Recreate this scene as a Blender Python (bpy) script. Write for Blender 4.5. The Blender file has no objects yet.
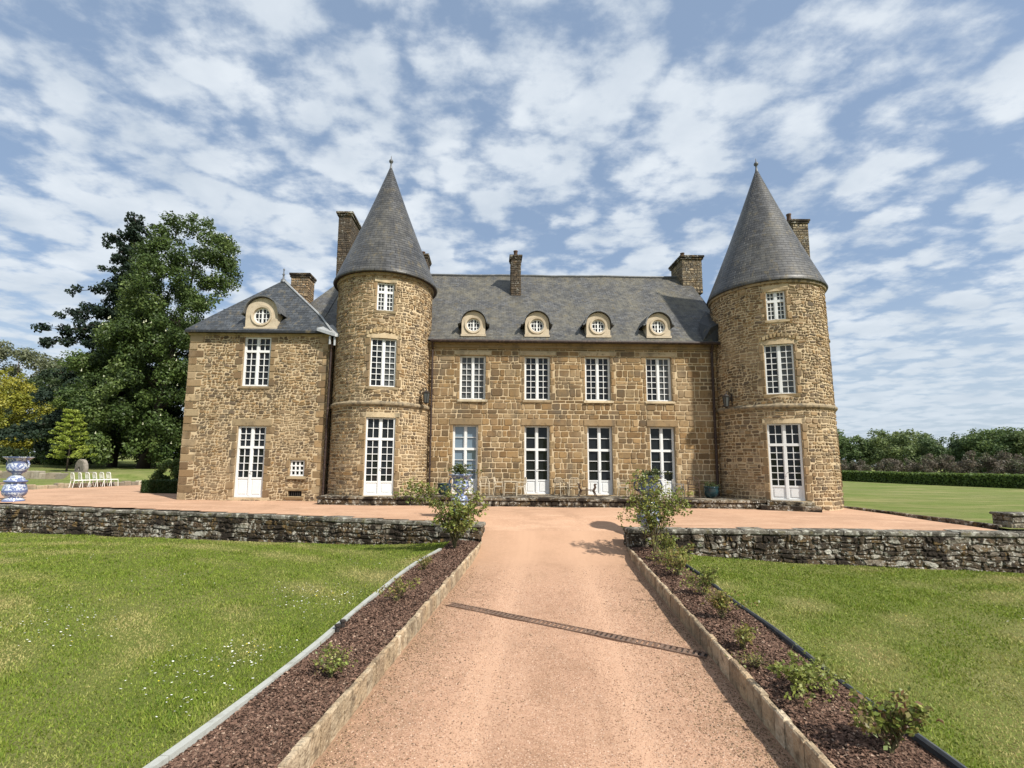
import bpy, math, random
import numpy as np
from mathutils import Vector, Matrix
R_ = math.radians
random.seed(11); rng = np.random.default_rng(5)
scn = bpy.context.scene
col = scn.collection

# ---------------------------------------------------------------- camera, sky, sun, exposure
cam = bpy.data.cameras.new('camera'); co = bpy.data.objects.new('camera', cam); col.objects.link(co)
cam.sensor_fit = 'HORIZONTAL'; cam.sensor_width = 36; cam.lens = 480/1024*36
cam.shift_x = (512-490)/1024; cam.shift_y = (405-384)/1024
cam.clip_start = .05; cam.clip_end = 6000
EYE = Vector((0, 0, 2.42))
co.matrix_world = Matrix.Translation(EYE) @ Matrix.Rotation(math.pi/2+math.atan(.1208), 4, 'X') @ Matrix.Rotation(.010, 4, 'Z')
scn.camera = co

SUN_AZ, SUN_EL = R_(47), R_(46)          # azimuth to the right of straight behind the camera
sd = Vector((math.sin(SUN_AZ)*math.cos(SUN_EL), -math.cos(SUN_AZ)*math.cos(SUN_EL), math.sin(SUN_EL)))
sl = bpy.data.lights.new('sun', 'SUN'); sl.energy = 5.0; sl.angle = R_(1.6); sl.color = (1, .95, .86)
so = bpy.data.objects.new('sun', sl); col.objects.link(so)
so.rotation_euler = sd.to_track_quat('Z', 'Y').to_euler()
scn.view_settings.view_transform = 'Standard'; scn.view_settings.look = 'None'
scn.view_settings.exposure = .42; scn.view_settings.gamma = 1

w = bpy.data.worlds.new('World'); scn.world = w; w.use_nodes = True
nt = w.node_tree; nt.nodes.clear()
def N(t, tree=None, **kw):
    n = (tree or nt).nodes.new(t)
    for k, v in kw.items(): setattr(n, k, v)
    return n
out = N('ShaderNodeOutputWorld'); bg = N('ShaderNodeBackground'); bg.inputs[1].default_value = .1
sky = N('ShaderNodeTexSky', sky_type='NISHITA', sun_disc=False)
sky.sun_elevation = SUN_EL; sky.sun_rotation = math.pi-SUN_AZ
sky.air_density = 1.0; sky.dust_density = 1.5; sky.ozone_density = 2.0
tc = N('ShaderNodeTexCoord'); sep = N('ShaderNodeSeparateXYZ'); nt.links.new(tc.outputs['Generated'], sep.inputs[0])
def M(op, a, b=None, c=None, clamp=False):
    n = N('ShaderNodeMath', operation=op, use_clamp=clamp)
    for i, v in enumerate((a, b, c)):
        if v is None: continue
        if isinstance(v, (int, float)): n.inputs[i].default_value = v
        else: nt.links.new(v, n.inputs[i])
    return n.outputs[0]
zc = M('ADD', M('MAXIMUM', sep.outputs[2], 0), .13)
comb = N('ShaderNodeCombineXYZ')
nt.links.new(M('DIVIDE', sep.outputs[0], zc), comb.inputs[0]); nt.links.new(M('DIVIDE', sep.outputs[1], zc), comb.inputs[1])
def wnoise(scale, det, rough, dist, off, stretch=(1, 1, 1)):
    mp = N('ShaderNodeMapping'); mp.inputs['Location'].default_value = off; mp.inputs['Scale'].default_value = stretch
    nt.links.new(comb.outputs[0], mp.inputs[0])
    n = N('ShaderNodeTexNoise'); n.inputs['Scale'].default_value = scale; n.inputs['Detail'].default_value = det
    n.inputs['Roughness'].default_value = rough; n.inputs['Distortion'].default_value = dist
    nt.links.new(mp.outputs[0], n.inputs[0]); return n.outputs[0]
n1 = wnoise(2.0, 8, .58, .1, (6.1, 2.7, 0))
n2 = wnoise(11, 6, .6, .1, (.4, 2.2, 1), (1, 1.3, 1))
n3 = wnoise(.45, 3, .5, 0, (5.2, .3, 4))
# puffs: rounded cells, their edges frayed by noise
wv = N('ShaderNodeTexNoise'); wv.inputs['Scale'].default_value = 5.5; wv.inputs['Detail'].default_value = 8; nt.links.new(comb.outputs[0], wv.inputs[0])
vs_ = N('ShaderNodeVectorMath', operation='MULTIPLY_ADD'); nt.links.new(wv.outputs[1], vs_.inputs[0]); vs_.inputs[1].default_value = (.26, .26, 0); nt.links.new(comb.outputs[0], vs_.inputs[2])
vor = N('ShaderNodeTexVoronoi', feature='SMOOTH_F1'); vor.inputs['Scale'].default_value = 7.2; vor.inputs['Smoothness'].default_value = .25; nt.links.new(vs_.outputs[0], vor.inputs[0])
cell = M('SUBTRACT', .86, vor.outputs[0])
cv = M('ADD', M('ADD', M('MULTIPLY', n1, .40), M('MULTIPLY', n2, .27)), M('ADD', M('MULTIPLY', n3, .17), M('MULTIPLY', cell, .24)))
mr = N('ShaderNodeMapRange', interpolation_type='SMOOTHSTEP'); nt.links.new(cv, mr.inputs[0])
mr.inputs[1].default_value = .405; mr.inputs[2].default_value = .55
dens = M('MULTIPLY', mr.outputs[0], .93)
# cloud colour: thick parts a little greyer
mr2 = N('ShaderNodeMapRange'); nt.links.new(wnoise(3.6, 6, .55, .1, (3.25, 1.86, .3)), mr2.inputs[0])
mr2.inputs[1].default_value = .35; mr2.inputs[2].default_value = .68
ccol = N('ShaderNodeMix', data_type='RGBA'); nt.links.new(mr2.outputs[0], ccol.inputs[0])
ccol.inputs[6].default_value = (6.2, 6.65, 7.1, 1); ccol.inputs[7].default_value = (4.6, 5.2, 5.9, 1)
# veil of thin high cloud over the blue, and paler air low down
veil = N('ShaderNodeMix', data_type='RGBA'); veil.inputs[0].default_value = .55
nt.links.new(sky.outputs[0], veil.inputs[6]); veil.inputs[7].default_value = (2.9, 3.9, 5.4, 1)
mixc = N('ShaderNodeMix', data_type='RGBA'); nt.links.new(dens, mixc.inputs[0])
nt.links.new(veil.outputs[2], mixc.inputs[6]); nt.links.new(ccol.outputs[2], mixc.inputs[7])
low = N('ShaderNodeMapRange'); nt.links.new(sep.outputs[2], low.inputs[0])
low.inputs[1].default_value = .0; low.inputs[2].default_value = .30; low.inputs[3].default_value = .75; low.inputs[4].default_value = 0
mixl = N('ShaderNodeMix', data_type='RGBA'); nt.links.new(low.outputs[0], mixl.inputs[0])
nt.links.new(mixc.outputs[2], mixl.inputs[6]); mixl.inputs[7].default_value = (4.6, 5.3, 6.0, 1)
nt.links.new(mixl.outputs[2], bg.inputs[0]); nt.links.new(bg.outputs[0], out.inputs[0])

# ---------------------------------------------------------------- material helpers
def mat(name, base, rough=.85, attr=None, noise=None, bump=None, spec=.3, metal=0, extra=None):
    """base colour, optional colour attribute multiplying it, list of noise tints, bump (scale, strength, dist)"""
    m = bpy.data.materials.new(name); m.use_nodes = True; t = m.node_tree
    b = t.nodes['Principled BSDF']; b.inputs['Roughness'].default_value = rough
    b.inputs['Specular IOR Level'].default_value = spec; b.inputs['Metallic'].default_value = metal
    L = t.links.new; tcn = t.nodes.new('ShaderNodeTexCoord')
    rgb = t.nodes.new('ShaderNodeRGB'); rgb.outputs[0].default_value = (*base, 1); cur = rgb.outputs[0]
    if attr:
        a = t.nodes.new('ShaderNodeAttribute'); a.attribute_name = attr
        if attr == 'Col': cur = a.outputs[0]
    for nz in (noise or []):
        sc, c2, lo, hi = nz[:4]; det = nz[4] if len(nz) > 4 else 5; src = nz[5] if len(nz) > 5 else 'Object'
        st = nz[6] if len(nz) > 6 else (1, 1, 1)
        mp = t.nodes.new('ShaderNodeMapping'); mp.inputs['Scale'].default_value = st; mp.inputs['Location'].default_value = (sc*1.7, 3.1, sc)
        L(tcn.outputs[src], mp.inputs[0])
        n = t.nodes.new('ShaderNodeTexNoise'); n.inputs['Scale'].default_value = sc; n.inputs['Detail'].default_value = det
        n.inputs['Roughness'].default_value = .6; L(mp.outputs[0], n.inputs[0])
        r = t.nodes.new('ShaderNodeMapRange'); r.inputs[1].default_value = lo; r.inputs[2].default_value = hi; L(n.outputs[0], r.inputs[0])
        mx = t.nodes.new('ShaderNodeMix'); mx.data_type = 'RGBA'; L(r.outputs[0], mx.inputs[0]); L(cur, mx.inputs[6])
        mx.inputs[7].default_value = (*c2, 1); cur = mx.outputs[2]
    L(cur, b.inputs['Base Color'])
    if bump:
        n = t.nodes.new('ShaderNodeTexNoise'); n.inputs['Scale'].default_value = bump[0]; n.inputs['Detail'].default_value = 6
        L(tcn.outputs['Object'], n.inputs[0])
        bp = t.nodes.new('ShaderNodeBump'); bp.inputs['Strength'].default_value = bump[1]; bp.inputs['Distance'].default_value = bump[2]
        L(n.outputs[0], bp.inputs['Height']); L(bp.outputs[0], b.inputs['Normal'])
    return m

def leafmat(name, gain=1.0, transl=.35, rough=.55, spec=.25):
    m = bpy.data.materials.new(name); m.use_nodes = True; t = m.node_tree; L = t.links.new
    b = t.nodes['Principled BSDF']; b.inputs['Roughness'].default_value = rough; b.inputs['Specular IOR Level'].default_value = spec
    a = t.nodes.new('ShaderNodeAttribute'); a.attribute_name = 'Col'
    L(a.outputs[0], b.inputs['Base Color'])
    tr = t.nodes.new('ShaderNodeBsdfTranslucent')
    hs = t.nodes.new('ShaderNodeHueSaturation'); hs.inputs['Hue'].default_value = .485; hs.inputs['Value'].default_value = 1.3; L(a.outputs[0], hs.inputs['Color']); L(hs.outputs[0], tr.inputs[0])
    ms = t.nodes.new('ShaderNodeMixShader'); ms.inputs[0].default_value = transl
    L(b.outputs[0], ms.inputs[1]); L(tr.outputs[0], ms.inputs[2]); L(ms.outputs[0], t.nodes['Material Output'].inputs[0])
    return m

def slatemat(name, tint, lich, rough=.5, lo=.52, hi=.75):
    """slate courses from the UV (metres along, metres up the slope)"""
    m = bpy.data.materials.new(name); m.use_nodes = True; t = m.node_tree; L = t.links.new
    b = t.nodes['Principled BSDF']; b.inputs['Roughness'].default_value = rough; b.inputs['Specular IOR Level'].default_value = .32
    tcn = t.nodes.new('ShaderNodeTexCoord'); br = t.nodes.new('ShaderNodeTexBrick'); L(tcn.outputs['UV'], br.inputs[0])
    br.inputs['Scale'].default_value = 1; br.inputs['Brick Width'].default_value = .24; br.inputs['Row Height'].default_value = .135
    br.inputs['Mortar Size'].default_value = .008; br.inputs['Mortar Smooth'].default_value = .3; br.inputs['Bias'].default_value = 0
    br.inputs['Color1'].default_value = (*[c*.62 for c in tint], 1); br.inputs['Color2'].default_value = (*[c*1.32 for c in tint], 1)
    br.inputs['Mortar'].default_value = (*[c*.35 for c in tint], 1)
    cur = br.outputs[0]
    for sc, c2, l, h, st, f in ((.9, lich, lo, hi, (1, 1, .45), .8), (5, (.17, .135, .07), .54, .7, (1, 1, .5), .7), (2.2, [c*.42 for c in tint], .46, .68, (1.8, 1.8, .3), .75), (9, [c*.5 for c in tint], .52, .68, (1, 1, .7), .6), (16, [c*1.8 for c in tint], .58, .7, (1, 1, 1), .55)):
        mp = t.nodes.new('ShaderNodeMapping'); mp.inputs['Scale'].default_value = st; L(tcn.outputs['Object'], mp.inputs[0])
        n = t.nodes.new('ShaderNodeTexNoise'); n.inputs['Scale'].default_value = sc; n.inputs['Detail'].default_value = 7; n.inputs['Roughness'].default_value = .65; L(mp.outputs[0], n.inputs[0])
        r = t.nodes.new('ShaderNodeMapRange'); r.inputs[1].default_value = l; r.inputs[2].default_value = h; r.inputs[4].default_value = f; L(n.outputs[0], r.inputs[0])
        mx = t.nodes.new('ShaderNodeMix'); mx.data_type = 'RGBA'; L(r.outputs[0], mx.inputs[0]); L(cur, mx.inputs[6]); mx.inputs[7].default_value = (*c2, 1); cur = mx.outputs[2]
    L(cur, b.inputs['Base Color'])
    sp = t.nodes.new('ShaderNodeSeparateXYZ'); L(tcn.outputs['UV'], sp.inputs[0])
    # each course tilts outwards towards its lower edge
    dv = t.nodes.new('ShaderNodeMath'); dv.operation = 'DIVIDE'; L(sp.outputs[1], dv.inputs[0]); dv.inputs[1].default_value = .135
    fr = t.nodes.new('ShaderNodeMath'); fr.operation = 'FRACT'; L(dv.outputs[0], fr.inputs[0])
    sb = t.nodes.new('ShaderNodeMath'); sb.operation = 'SUBTRACT'; L(br.outputs[1], sb.inputs[0]); sb.inputs[0].default_value = 0
    ad = t.nodes.new('ShaderNodeMath'); ad.operation = 'ADD'; L(fr.outputs[0], ad.inputs[0]); L(br.outputs[1], ad.inputs[1])
    bp = t.nodes.new('ShaderNodeBump'); bp.invert = True; bp.inputs['Strength'].default_value = .9; bp.inputs['Distance'].default_value = .02
    L(ad.outputs[0], bp.inputs['Height']); L(bp.outputs[0], b.inputs['Normal'])
    return m

def glassmat(name, tint, rough=.04, spec=.28):
    m = bpy.data.materials.new(name); m.use_nodes = True; t = m.node_tree
    b = t.nodes['Principled BSDF']; b.inputs['Base Color'].default_value = (*tint, 1); b.inputs['Roughness'].default_value = rough
    b.inputs['Specular IOR Level'].default_value = spec
    n = t.nodes.new('ShaderNodeTexNoise'); n.inputs['Scale'].default_value = 1.6
    bp = t.nodes.new('ShaderNodeBump'); bp.inputs['Strength'].default_value = .15; bp.inputs['Distance'].default_value = .03
    tcn = t.nodes.new('ShaderNodeTexCoord'); t.links.new(tcn.outputs['Object'], n.inputs[0])
    t.links.new(n.outputs[0], bp.inputs['Height']); t.links.new(bp.outputs[0], b.inputs['Normal'])
    return m

MORTAR = (.52, .41, .265)
MT = {
 'mortar': mat('lime_mortar', MORTAR, .95, noise=[(2, (.33, .25, .15), .42, .7), (25, (.56, .45, .29), .5, .7)], bump=(60, .4, .01)),
 'stone': mat('sandstone', (.3, .2, .1), .9, attr='Col', noise=[(7, (.085, .056, .03), .54, .8), (30, (.34, .25, .14), .60, .8), (1.1, (.12, .095, .065), .52, .74), (.5, (.34, .25, .15), .52, .72, 4), (.8, (.11, .09, .066), .56, .74, 6, 'Object', (1.6, 1.6, .35))], bump=(45, .5, .012)),
 'dress': mat('dressed_stone', (.50, .42, .31), .9, noise=[(5, (.36, .285, .20), .5, .75), (35, (.36, .3, .22), .55, .75)], bump=(50, .3, .01)),
 'dressd': mat('weathered_string_stone', (.30, .235, .15), .9, noise=[(6, (.10, .085, .065), .45, .65), (35, (.42, .36, .25), .6, .75)], bump=(50, .4, .01)),
 'slate': slatemat('grey_slate', (.098, .098, .098), (.165, .15, .11), .55, .42, .64),
 'slate_cone': slatemat('tower_slate', (.066, .066, .068), (.125, .117, .098), .44, .46, .72),
 'slate_new': slatemat('dark_slate', (.062, .068, .076), (.09, .092, .09), .5, .55, .8),
 'lead': mat('lead_sheet', (.12, .125, .13), .55, noise=[(8, (.2, .2, .2), .5, .7)], metal=.3),
 'zinc': mat('pale_zinc', (.42, .43, .43), .45, noise=[(10, (.28, .28, .28), .5, .7)], metal=.4),
 'iron': mat('black_iron', (.03, .026, .024), .6, noise=[(40, (.07, .04, .025), .55, .7)]),
 'pipe': mat('brown_painted_pipe', (.032, .02, .017), .6, noise=[(12, (.09, .06, .045), .5, .7)]),
 'white': mat('white_paint', (.70, .705, .70), .45, noise=[(9, (.6, .6, .58), .55, .8), (1.5, (.66, .66, .64), .5, .7)], spec=.4),
 'glass': glassmat('dark_window_glass', (.012, .014, .016)),
 'glass_net': glassmat('glass_with_net_curtain', (.075, .08, .08)),
 'glass_sky': glassmat('glass_tinted_as_sky_reflection', (.13, .18, .225), .05, 1.0),  # pale blue base colour stands in for the sky reflected in the panes
 'brickdark': mat('dark_chimney_stone', (.2, .15, .1), .95, attr='Col', noise=[(6, (.06, .05, .04), .45, .65), (25, (.25, .21, .15), .6, .8)], bump=(30, .6, .02)),
 'clay': mat('clay_pot', (.13, .075, .05), .8, noise=[(12, (.05, .04, .035), .45, .65)]),
 'wall_stone': mat('lichened_stone', (.12, .1, .08), .95, attr='Col', noise=[(1.0, (.05, .036, .022), .44, .58), (5, (.075, .052, .026), .5, .62), (6, (.34, .32, .27), .55, .60, 9), (15, (.46, .45, .41), .60, .64, 6), (1.7, (.022, .016, .011), .50, .57, 9), (3, (.13, .085, .035), .585, .63, 8)], bump=(18, .9, .05)),
 'wall_core': mat('dark_wall_joint', (.07, .056, .04), .95, noise=[(1.0, (.05, .036, .022), .44, .58), (5, (.075, .052, .026), .5, .62), (6, (.34, .32, .27), .55, .60, 9), (15, (.46, .45, .41), .60, .64, 6), (1.7, (.022, .016, .011), .50, .57, 9), (3, (.13, .085, .035), .585, .63, 8)], bump=(25, .8, .04)),
 'coping': mat('lichened_coping', (.155, .14, .115), .95, noise=[(1.6, (.06, .055, .042), .42, .58), (6, (.34, .33, .28), .53, .60, 9), (28, (.42, .41, .37), .60, .66), (5, (.12, .105, .05), .56, .68), (3, (.035, .03, .022), .54, .61, 8)], bump=(22, .6, .025)),
}
# ---------------------------------------------------------------- mesh builder
class MB:
    def __init__(s): s.v = []; s.f = []; s.uv = []; s.c = []; s.m = []; s.cc = (1, 1, 1); s.mm = 0
    def face(s, pts, uv=None, c=None, m=None):
        i = len(s.v); s.v.extend([tuple(p) for p in pts]); s.f.append(tuple(range(i, i+len(pts))))
        s.uv.append(uv or [(0, 0)]*len(pts)); s.c.append(c or s.cc); s.m.append(s.mm if m is None else m)
    def raw(s, vs, fs, c=None, m=None, uvs=None):
        i = len(s.v); s.v.extend([tuple(p) for p in vs])
        for k, f in enumerate(fs):
            s.f.append(tuple(i+q for q in f)); s.uv.append(uvs[k] if uvs else [(0, 0)]*len(f)); s.c.append(c or s.cc); s.m.append(s.mm if m is None else m)
    def box(s, x0, x1, y0, y1, z0, z1, T=None, c=None, m=None, bev=0):
        if bev:
            b = bev; vs = []
            for z, i in ((z0, b), (z0+b, 0), (z1-b, 0), (z1, b)):
                vs += [(x0+i+b*(i == 0)*0, y0+i, z), (x1-i, y0+i, z), (x1-i, y1-i, z), (x0+i, y1-i, z)]
            fs = [(3, 2, 1, 0), (12, 13, 14, 15)]
            for k in range(3):
                for q in range(4): fs.append((4*k+q, 4*k+(q+1) % 4, 4*k+4+(q+1) % 4, 4*k+4+q))
        else:
            vs = [(x0, y0, z0), (x1, y0, z0), (x1, y1, z0), (x0, y1, z0), (x0, y0, z1), (x1, y0, z1), (x1, y1, z1), (x0, y1, z1)]
            fs = [(3, 2, 1, 0), (4, 5, 6, 7), (0, 1, 5, 4), (1, 2, 6, 5), (2, 3, 7, 6), (3, 0, 4, 7)]
        if T: vs = [T(*p) for p in vs]
        s.raw(vs, fs, c, m)
    def tube(s, pts, rad, n=8, c=None, m=None, cap=True):
        pts = [Vector(p) for p in pts]
        if isinstance(rad, (int, float)): rad = [rad]*len(pts)
        rings = []; prev = None
        for i, p in enumerate(pts):
            d = (pts[min(i+1, len(pts)-1)]-pts[max(i-1, 0)])
            if d.length < 1e-9: d = Vector((0, 0, 1))
            d.normalize()
            if prev is None: a = d.orthogonal().normalized()
            else:
                a = prev-d*prev.dot(d)
                a = a.normalized() if a.length > 1e-6 else d.orthogonal().normalized()
            prev = a; b = d.cross(a)
            rings.append([p+(a*math.cos(2*math.pi*k/n)+b*math.sin(2*math.pi*k/n))*rad[i] for k in range(n)])
        vs = [q for r in rings for q in r]; fs = []
        for i in range(len(pts)-1):
            for k in range(n): fs.append((i*n+k, i*n+(k+1) % n, (i+1)*n+(k+1) % n, (i+1)*n+k))
        if cap: fs.append(tuple(range(n-1, -1, -1))); fs.append(tuple(range((len(pts)-1)*n, len(pts)*n)))
        s.raw(vs, fs, c, m)
    def lathe(s, prof, n=32, o=(0, 0, 0), a0=0, a1=2*math.pi, c=None, m=None, uvr=None):
        full = abs(a1-a0-2*math.pi) < 1e-6; k = n if full else n+1; vs = []
        for r, z in prof:
            for i in range(k):
                a = a0+(a1-a0)*i/n; vs.append((o[0]+r*math.cos(a), o[1]+r*math.sin(a), o[2]+z))
        fs = []; uvs = []; sl = 0
        for j in range(len(prof)-1):
            ds = math.hypot(prof[j+1][0]-prof[j][0], prof[j+1][1]-prof[j][1])
            for i in range(n):
                q = (i+1) % k; fs.append((j*k+i, j*k+q, (j+1)*k+q, (j+1)*k+i))
                u0 = (a1-a0)*i/n*(uvr or 1); u1 = (a1-a0)*(i+1)/n*(uvr or 1)
                uvs.append([(u0, sl), (u1, sl), (u1, sl+ds), (u0, sl+ds)])
            sl += ds
        s.raw(vs, fs, c, m, uvs)
    def build(s, name, mats, parent=None, smooth=False, label=None, cat=None, group=None, kind=None, base=None):
        me = bpy.data.meshes.new(name)
        me.from_pydata(s.v, [], s.f)
        for mm in (mats if isinstance(mats, (list, tuple)) else [mats]): me.materials.append(mm)
        me.polygons.foreach_set('material_index', s.m)
        if smooth: me.polygons.foreach_set('use_smooth', [True]*len(s.f))
        uvl = me.uv_layers.new(name='UVMap'); flat = [x for u in s.uv for p in u for x in p]; uvl.data.foreach_set('uv', flat)
        ca = me.color_attributes.new('Col', 'FLOAT_COLOR', 'CORNER')
        ca.data.foreach_set('color', [x for f, c in zip(s.f, s.c) for _ in f for x in (*c, 1)])
        me.update()
        o = bpy.data.objects.new(name, me); col.objects.link(o)
        if base is not None:                       # put the origin at the thing's base
            me.transform(Matrix.Translation(-Vector(base))); o.location = base
        if parent is not None:
            o.parent = parent
            if not parent.get('local'): o.matrix_parent_inverse = Matrix.Translation(-parent.location) if parent.type == 'EMPTY' else Matrix()
        tag(o, label, cat, group, kind); return o
def tag(o, label=None, cat=None, group=None, kind=None):
    if label: o['label'] = label
    if cat: o['category'] = cat
    if group: o['group'] = group
    if kind: o['kind'] = kind
def thing(name, loc, label, cat, group=None, rz=0, local=False):
    """Empty at the base; with local=True its parts are modelled about the origin"""
    o = bpy.data.objects.new(name, None); col.objects.link(o); o.location = loc; o.rotation_euler = (0, 0, rz); o.empty_display_size = .2
    if local: o['local'] = 1
    tag(o, label, cat, group); return o
def dup(root, loc, rz, label, scale=None):
    r = root.copy(); col.objects.link(r); r.location = loc; r.rotation_euler = (0, 0, rz); r['label'] = label
    if scale: r.scale = (scale,)*3
    for ch in list(root.children):
        c = ch.copy(); col.objects.link(c); c.parent = r
        for g in list(ch.children):
            d = g.copy(); col.objects.link(d); d.parent = c
    return r
def bulk(name, verts, faces_n, colors, m, parent=None, uv=False, **tags):
    """many equal polygons from a numpy array verts (k, faces_n, 3), one colour each"""
    k = verts.shape[0]; me = bpy.data.meshes.new(name)
    me.vertices.add(k*faces_n); me.vertices.foreach_set('co', verts.astype(np.float32).ravel())
    me.loops.add(k*faces_n); me.loops.foreach_set('vertex_index', np.arange(k*faces_n, dtype=np.int32))
    me.polygons.add(k); me.polygons.foreach_set('loop_start', np.arange(0, k*faces_n, faces_n, dtype=np.int32))
    me.polygons.foreach_set('loop_total', np.full(k, faces_n, dtype=np.int32))
    ca = me.color_attributes.new('Col', 'FLOAT_COLOR', 'CORNER')
    c4 = np.ones((k, faces_n, 4), np.float32); c4[:, :, :3] = colors[:, None, :]; ca.data.foreach_set('color', c4.ravel())
    me.materials.append(m); me.update(); me.validate()
    o = bpy.data.objects.new(name, me); col.objects.link(o)
    if parent is not None:
        o.parent = parent
        if not parent.get('local') and parent.type == 'EMPTY': o.matrix_parent_inverse = Matrix.Translation(-parent.location)
    tag(o, **tags); return o

# ---------------------------------------------------------------- masonry
def shade(c, v=.16, h=.04):
    k = 1+random.uniform(-v, v); q = random.uniform(-h, h)
    return (max(.01, c[0]*k*(1+q)), max(.01, c[1]*k), max(.008, c[2]*k*(1-q)))
RUBBLE = [(.235, .156, .08), (.29, .198, .104), (.19, .125, .066), (.36, .262, .15), (.145, .1, .058), (.21, .148, .09), (.115, .082, .054), (.255, .165, .078), (.325, .24, .148), (.17, .108, .053)]
ASHLAR = [(.235, .148, .067), (.205, .127, .057), (.268, .176, .084), (.178, .112, .053), (.248, .159, .074), (.15, .099, .052), (.216, .142, .073), (.30, .209, .112)]
def wobble(mf, amp, seed):
    def g(a, b, d):
        return mf(a+amp*(math.sin(a*4.1+b*7.3+seed)+.6*math.sin(a*9.7-b*5.1+seed*2)), b+amp*(math.sin(a*5.3-b*3.1+seed*3)+.7*math.sin(a*11.9+b*8.3+seed)), d)
    return g
QUOIN = [(.30, .22, .125), (.34, .25, .145), (.19, .126, .066), (.24, .165, .088), (.15, .1, .055)]
def one_stone(mb, mf, a0, a1, b0, b1, c, jit, depth, gap, cut=.22, m=1):
    """a dressed or rubble stone: an octagon standing proud of the mortar"""
    gap *= random.uniform(.45, 1.35); cut *= random.uniform(.4, 1.2)
    a0 += gap; a1 -= gap; b0 += gap; b1 -= gap
    w_, h_ = a1-a0, b1-b0
    if w_ < .025 or h_ < .025: return
    j = lambda k: random.uniform(-jit, jit)*k
    cx, cy = cut*min(w_, h_)*1.3, cut*min(w_, h_)
    P = [(a0+cx, b0), (a1-cx, b0), (a1, b0+cy), (a1, b1-cy), (a1-cx, b1), (a0+cx, b1), (a0, b1-cy), (a0, b0+cy)]
    P = [(x+j(min(w_, h_)), y+j(min(w_, h_)*.8)) for x, y in P]
    mx, my = (a0+a1)/2, (b0+b1)/2; ins = min(.018, .18*min(w_, h_)); d = depth*random.uniform(.55, 1.2)
    fx, fy = 1-2*ins/w_, 1-2*ins/h_; tx, ty = random.uniform(-.25, .25)*depth, random.uniform(-.25, .25)*depth
    base = [mf(x, y, -.006) for x, y in P]
    top = [mf(mx+(x-mx)*fx, my+(y-my)*fy, d+tx*(x-mx)/w_*2+ty*(y-my)/h_*2) for x, y in P]
    fs = [tuple(range(8, 16))]+[(k, (k+1) % 8, 8+(k+1) % 8, 8+k) for k in range(8)]
    mb.raw(base+top, fs, c, m)
def masonry(mb, mf, s0, s1, z0, z1, excl, row_h, lr, jit, pal, depth, gap, keyz=(), cut=.22, var=.16, tint=None, m=1):
    """courses of stones between s0..s1 and z0..z1, leaving out the rectangles in excl"""
    key = sorted({z0, z1, *[k for k in keyz if z0 < k < z1]})
    zs = [z0]
    for a, b in zip(key, key[1:]):
        n = max(1, round((b-a)/row_h)); cuts = sorted(a+(b-a)*(k+random.uniform(-.34, .34))/n for k in range(1, n)); zs += cuts+[b]
    for a, b in zip(zs, zs[1:]):
        bl = sorted((e[0], e[1]) for e in excl if min(b, e[3])-max(a, e[2]) > .03)
        free = []; x = s0
        for p, q in bl:
            if p > x: free.append((x, min(p, s1)))
            x = max(x, q)
        if x < s1: free.append((x, s1))
        for p, q in free:
            if q-p < .04: continue
            x = p
            while x < q-1e-6:
                l = random.uniform(*lr)*random.choice((1, 1, 1, 1, .5, 1.35))
                if q-x-l < lr[0]*.6: l = q-x
                c = shade(random.choice(pal), var)
                if tint: c = tint(x, a, c)
                if jit > .1 and b-a > .16 and random.random() < .22 and l > .2:
                    k = random.uniform(.4, .6); one_stone(mb, mf, x, x+l, a, a+(b-a)*k, c, jit, depth, gap, cut, m)
                    one_stone(mb, mf, x, x+l, a+(b-a)*k, b, shade(random.choice(pal), var), jit, depth, gap, cut, m)
                else: one_stone(mb, mf, x, x+l, a, b, c, jit, depth, gap, cut, m)
                x += l
def wall_sheet(mb, mf, s0, s1, z0, z1, holes, step=99, m=0):
    xs = {s0, s1}; zs = {z0, z1}
    for h in holes: xs |= {h[0], h[1]}; zs |= {h[2], h[3]}
    n = max(1, int((s1-s0)/step)); xs |= {s0+(s1-s0)*k/n for k in range(n+1)}
    xs = sorted(x for x in xs if s0 <= x <= s1); zs = sorted(z for z in zs if z0 <= z <= z1)
    for a, b in zip(xs, xs[1:]):
        if b-a < 1e-6: continue
        for c, d in zip(zs, zs[1:]):
            x, z = (a+b)/2, (c+d)/2
            if any(h[0] < x < h[1] and h[2] < z < h[3] for h in holes): continue
            mb.face([mf(a, c, 0), mf(b, c, 0), mf(b, d, 0), mf(a, d, 0)], m=m)
def jambs(mb, mf, h, pal, lint=.26, ext=.2, depth=.035, wj=.2, sill=True, skip_lintel=False):
    """dressed stones round an opening; returns the rectangles they cover"""
    s0, s1, z0, z1 = h; ex = [h]
    n = max(2, round((z1-z0)/.31)); 
    for side in (0, 1):
        for k in range(n):
            a, b = z0+(z1-z0)*k/n, z0+(z1-z0)*(k+1)/n; l = wj*(1.3 if (k+side) % 2 else .8)*random.uniform(.8, 1.2)
            r = (s0-l, s0) if side == 0 else (s1, s1+l)
            one_stone(mb, mf, r[0], r[1], a, b, shade(random.choice(pal[1:] if len(pal) > 2 else pal), .24), .03, depth, .009, .1, 1); ex.append((r[0], r[1], a, b))
    if not skip_lintel:
        one_stone(mb, mf, s0-ext, s1+ext, z1, z1+lint, shade(pal[0], .08), .01, depth*1.5, .005, .05, 1); ex.append((s0-ext, s1+ext, z1, z1+lint))
    if sill:
        one_stone(mb, mf, s0-.1, s1+.1, z0-.13, z0, shade(pal[0], .06), .01, .09, .003, .05, 1); ex.append((s0-.1, s1+.1, z0-.13, z0))
    return ex
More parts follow.
